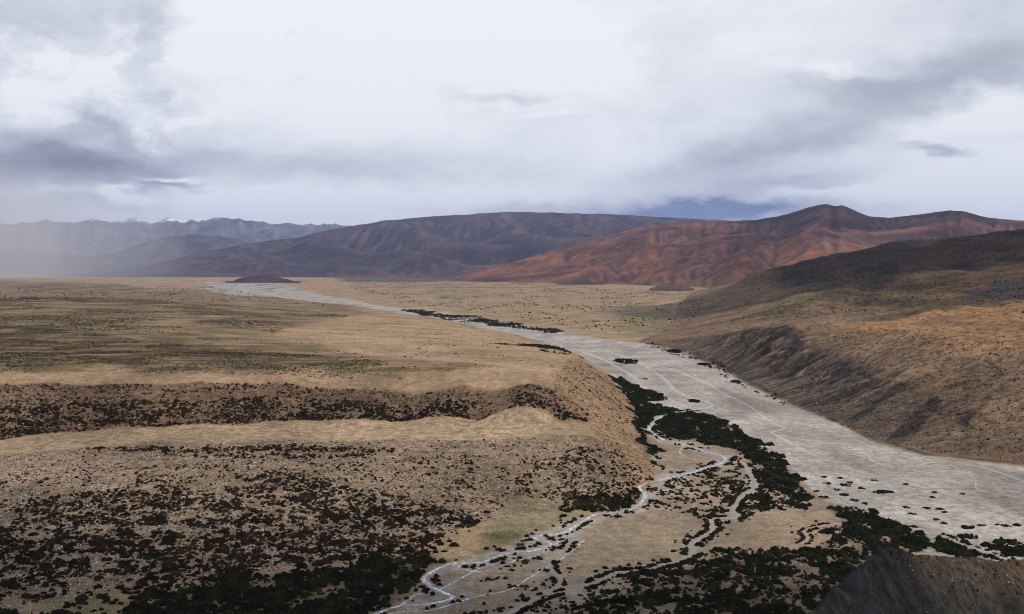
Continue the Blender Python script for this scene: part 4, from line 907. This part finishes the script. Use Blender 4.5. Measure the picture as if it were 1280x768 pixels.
# -- single bushes that stand out on the gravel: each a thing with woody stems and a leafy crown
def bush(px, py, w, h, depth, label, group=None, seed=0):
    x, y, _ = at_z(px, py, 0); r = np.random.default_rng(1000 + seed); z = float(hz(x, y))
    root = bpy.data.objects.new('willow_bush', None); C.objects.link(root); root.location = (x, y, z); root.empty_display_size = .5
    tag(root, label, 'bush', group)
    n_ = max(5, int(w * depth * .5)); pts = []
    while len(pts) < n_:
        a, b = r.uniform(-1, 1, 2)
        if a * a + b * b < 1 + .7 * float(pn(a * 1.7 + seed, b * 1.7, seed)) and float(pn(a * 2.6, b * 2.6 + seed * 3.1, seed + 9)) > (-.12 if w > 6 else -9): k = max(.45, 1 - .45 * (a * a + b * b)); pts.append((a * w / 2, b * depth / 2, 0, r.uniform(1.2, 2.6) * k, h * k * r.uniform(.35, .62), r.uniform(0, 6.28)))
    plant_many('crown', pts, M_green, LOWG).parent = root
    V = []; Fq = []
    for k in range(7):
        a, b = pts[k % n_][0] * .8, pts[k % n_][1] * .8; t = pts[k % n_][4] * 1.3; b0 = len(V); rd = .06
        for (cx, cy_, cz_, rr) in ((a * .8, b * .8, -.2, rd), (a, b, t, rd * .5)):
            for q_ in range(4): V.append((cx + rr * math.cos(q_ * 1.5708), cy_ + rr * math.sin(q_ * 1.5708), cz_))
        for q_ in range(4): Fq.append((b0 + q_, b0 + (q_ + 1) % 4, b0 + 4 + (q_ + 1) % 4, b0 + 4 + q_))
    mesh_obj('stem', V, Fq, M_wood, smooth=False, parent=root)


bush(783, 452, 26, 2.6, 60, 'dark green bush clump alone on the pale gravel behind the terrace nose', seed=1)
bush(868, 502, 9, 2.4, 16, 'small bush on a sandy hummock in the gravel above the stream loop', seed=2)
bush(880, 519, 8, 1.6, 10, 'low bush on the gravel just above the oval thicket', seed=3)
bush(806, 474, 5, 1.2, 8, 'tiny bush on bare gravel right of the terrace nose', seed=4)
bush(1104, 616, 9, 1.8, 5, 'largest dark bush standing alone on the wide gravel bed', seed=5)
bush(1092, 601, 3.4, 1.1, 3, 'small flat bush on open gravel straight behind the largest lone bush', seed=6)
for i, (px, py, w) in enumerate(((1030, 597, 3.2), (1050, 598, 2.6), (1035, 605, 3.6), (1057, 607, 5.2), (1063, 604, 3), (1047, 613, 3.2), (1055, 619, 4.6), (1068, 626, 3), (1076, 611, 3.2), (1082, 630, 2.4), (1030, 622, 4), (1022, 615, 2.6))):
    bush(px, py, w, 1.2, w, 'small dark bush in the cluster on the gravel beside the valley floor thicket', 'bushes clustered on the gravel', 20 + i)
for i, (px, py, w) in enumerate(((1132, 606, 1.8), (1132, 635, 3.2), (1160, 636, 3.8), (1175, 637, 2.6), (1181, 641, 2.4), (1140, 643, 3), (1170, 650, 2.2), (1168, 616, 2.2), (1202, 618, 2), (1142, 659, 2.2), (1166, 622, 1.8), (1180, 655, 2.6))):
    bush(px, py, w, 1.1, w * .8, 'small dark bush scattered on the open gravel bed below the hillside', 'bushes scattered on the open gravel', 40 + i)
bush(1210, 660, 7, 1.6, 4, 'flat dark bush on gravel nearest the right thicket', seed=60); bush(1211, 672, 7.5, 2.2, 5, 'round dark bush beside the dry channel left of the edge thicket', seed=61)
for i, (px, w) in enumerate(((1250, 3), (1258, 3.6), (1270, 4.2), (1228, 3))): bush(px, 657 + (i % 2), w, 1.2, 3, 'small dark bush in the line of bushes at the right edge of the gravel', 'bushes in a line at the gravel edge', 70 + i)
bush(772, 648, 2.6, 1.5, 2.6, 'single reddish dark bush on the sand bar beside the stream bend', seed=80); bush(920, 478, 9, 3.4, 12, 'dark bush against the foot of the slate bluff', seed=81)
bush(880, 456, 14, 3, 20, 'dark bush strip at the foot of the hillside upstream of the slate bluff', seed=82); bush(846, 440, 26, 4, 40, 'largest dark bush clump at the toe of the hillside by the gravel', seed=83)

# ------------------------------------------------------------------ stones
M_stone = ground_mat('pale_stone', 6.0, .5, .7, 1.3, .5, .05)
def stone(x, y, z, s, label, group, seed, tint=(.32, .28, .25)):
    import bmesh
    bm = bmesh.new(); bmesh.ops.create_icosphere(bm, subdivisions=2, radius=.5); r = np.random.default_rng(2000 + seed); ph = r.uniform(0, 50, 3); sx, sy, sz = r.uniform(.8, 1.3), r.uniform(.7, 1.1), r.uniform(.5, .85)
    co = np.array([v.co[:] for v in bm.verts]); d = 1 + .35 * pn(co[:, 0] * 2.2 + ph[0], co[:, 1] * 2.2 + co[:, 2] * 2.6 + ph[1], seed)
    V = co * d[:, None] * (sx, sy, sz) * s; Fq = np.array([[v.index for v in f.verts] for f in bm.faces]); bm.free()
    V = np.round(V / (s * .22)) * (s * .22) * .35 + V * .65
    o = mesh_obj('boulder', V, Fq, M_stone, np.zeros((len(V), 3)) + np.array(tint), smooth=False); o.location = (x, y, z + s * .12); o.rotation_euler = (0, 0, r.uniform(0, 6.28))
    return tag(o, label, 'boulder', group)


for i, (px, py, s, lab) in enumerate(((1233, 457, 2.6, 'pale flat boulder on the orange hillside above the river'), (1245, 444, 2.0, 'dark boulder on the orange hillside behind the pale flat one'), (1172, 410, 3.0, 'pale boulder high on the orange shoulder of the hillside'))):
    x, y = cast(px, py); stone(x, y, float(hz(x, y)), s, lab, None, i, (.36, .31, .27) if i != 1 else (.06, .045, .035))
# rubble covering the spur
fx_ = SX / SY; fy_ = (EYE - SZ) / SY; vis_ = np.nonzero((fx_ > .2) & (fx_ < .60) & (fy_ < .40) & (SY > 60))
pk_ = rng.choice(len(vis_[0]), 9000); ia, ib = vis_[0][pk_], vis_[1][pk_]; face_ = SX[ia, ib] < 59 + rng.normal(0, 3, len(pk_))
rub = np.c_[SX[ia, ib] + rng.uniform(-.2, .2, len(pk_)), SY[ia, ib], SZ[ia, ib] - .03, .12 + .75 * rng.beta(1, 5, len(pk_)), .10 + .4 * rng.beta(1, 5, len(pk_)), rng.uniform(0, 6.28, len(pk_))]
def plain(name, a, b, c):
    m = leaf_mat(name, a, b, c); return m
plant_many('slate_rubble', rub[face_], plain('slate_chips', (.016, .016, .020), (.032, .031, .035), (.075, .070, .070)), ROCKG, label='dark slate rubble on the steep left face of the spur', cat='rubble', kind='stuff')
plant_many('tan_rubble', rub[~face_][:3500], plain('tan_chips', (.045, .038, .030), (.10, .080, .060), (.22, .185, .15)), ROCKG, label='tan stony rubble on the right flank of the spur', cat='rubble', kind='stuff')
tf_ = rub[~face_][3500:4100].copy(); tf_[:, 3] = .3 + .6 * rng.beta(1, 3, len(tf_)); tf_[:, 4] = tf_[:, 3] * .4
plant_many('spur_undergrowth', tf_, M_brown, TINYG, label='dry dark tufts on the right flank of the spur', cat='undergrowth', kind='stuff')
# loose pale stones on the spur
kk_ = 0; dd = EYE - SZ; ppx = SX / SY * F + 640; ppy = 335 + dd / SY * F
cand = np.nonzero((ppx > 1140) & (ppx < 1275) & (ppy > 694) & (ppy < 738))
pick = rng.choice(len(cand[0]), 90, replace=False)
for j in pick:
    a, b = cand[0][j], cand[1][j]; s = .18 + .5 * rng.beta(1, 3)
    stone(SX[a, b], SY[a, b], SZ[a, b], s, 'pale stone lying loose on the tan shoulder of the slate spur', 'pale stones on the slate spur', 100 + kk_, (.30, .27, .24)); kk_ += 1
stone(*[float(v) for v in (SX[120, 222], SY[120, 222], SZ[120, 222])], 1.2, 'largest orange tan boulder on the crest of the slate spur', None, 199, (.25, .17, .12))

# ------------------------------------------------------------------ air
def box(name, lo, hi, mat):
    V = [(x, y, z) for x in (lo[0], hi[0]) for y in (lo[1], hi[1]) for z in (lo[2], hi[2])]
    return mesh_obj(name, V, [(0, 1, 3, 2), (4, 6, 7, 5), (0, 4, 5, 1), (2, 3, 7, 6), (0, 2, 6, 4), (1, 5, 7, 3)], mat, smooth=False)


mh = bpy.data.materials.new('pale_air'); mh.use_nodes = True; th = mh.node_tree; th.nodes.clear()
oh = th.nodes.new('ShaderNodeOutputMaterial'); pv = th.nodes.new('ShaderNodeVolumePrincipled'); pv.inputs['Color'].default_value = (.46, .59, 1.0, 1); pv.inputs['Density'].default_value = 2.05e-5; pv.inputs['Anisotropy'].default_value = .2
th.links.new(pv.outputs[0], oh.inputs['Volume'])
tag(box('haze', (-64000, -3000, -8), (64000, 38500, 2100), mh), kind='stuff')

# unseen clouds added sunward to shade the hillside, red peaks and near slope
mc = bpy.data.materials.new('shade_cloud_white'); mc.use_nodes = True; mc.node_tree.nodes['Principled BSDF'].inputs['Base Color'].default_value = (.85, .86, .88, 1); mc.node_tree.nodes['Principled BSDF'].inputs['Roughness'].default_value = 1
def shade_cloud(gx, gy, gz, rx, ry, seed):
    h = 2750 - gz; a = R(SUN_AZ); k = h / math.tan(R(SUN_EL)); cx_, cy_ = gx + math.sin(a) * k, gy + math.cos(a) * k
    th = np.linspace(0, 2 * np.pi, 97)[:-1]; ph = np.linspace(0, np.pi, 33); T, Pp = np.meshgrid(th, ph)
    nx_, ny_, nz_ = np.sin(Pp) * np.cos(T), np.sin(Pp) * np.sin(T), np.cos(Pp)
    rr = 1 + .45 * fbm(nx_ * 1.7 + seed, ny_ * 1.7 + nz_, 5, seed) + .12 * ridged(nx_ * 4 + seed, ny_ * 4 + nz_ * 3, 3, seed + 3)
    zz = np.where(nz_ > 0, nz_ * .55, nz_ * .06) * rr * min(rx, ry)
    V = np.stack([cx_ + nx_ * rr * rx, cy_ + ny_ * rr * ry, 2750 + zz], -1); ii = np.arange(T.size).reshape(T.shape); jj = np.roll(ii, -1, 1)
    tag(mesh_obj('shade_clouds', V.reshape(-1, 3), np.stack([ii[:-1], jj[:-1], jj[1:], ii[1:]], -1).reshape(-1, 4), mc), kind='stuff')


for q_ in ((1050, 2150, 110, 620, 480, 3), (2950, 8300, 400, 900, 900, 7), (1500, 7300, 150, 420, 420, 11), (-160, 240, 10, 225, 115, 15)): shade_cloud(*q_)
# a curtain of rain drifting over the far end of the plain
mr = bpy.data.materials.new('rain'); mr.use_nodes = True; tr = mr.node_tree; tr.nodes.clear(); N = Nodes(tr)
orn = N.n('ShaderNodeOutputMaterial'); pr = N.n('ShaderNodeVolumePrincipled'); pr.inputs['Color'].default_value = (.90, .90, .93, 1)
gc = N.n('ShaderNodeSeparateXYZ'); tr.links.new(N.n('ShaderNodeTexCoord').outputs['Generated'], gc.inputs[0])
po = N.n('ShaderNodeNewGeometry').outputs['Position']; st = N.n('ShaderNodeMapping'); st.inputs['Scale'].default_value = (1, 1, .25); tr.links.new(po, st.inputs['Vector'])
dn = N.m('MULTIPLY', N.sstep(gc.outputs[0], .97, .45), N.m('MULTIPLY', N.sstep(gc.outputs[1], 0, .4), N.sstep(gc.outputs[1], 1, .6)))
dn = N.m('MULTIPLY', dn, N.m('MULTIPLY', N.sstep(gc.outputs[2], 1.0, .25), N.ramp(N.noise(st.outputs[0], .0011, 3, .5), [(.3, (.35,) * 3), (.7, (1.5,) * 3)])))
tr.links.new(N.m('MULTIPLY', dn, 1.0e-3), pr.inputs['Density']); tr.links.new(pr.outputs[0], orn.inputs['Volume'])
tag(box('rain_mist', (-9500, 7600, -4), (-2600, 11500, 1250), mr), kind='stuff')

print('ground verts', X.size, 'slope shrubs', len(sl), 'ctrl', n)
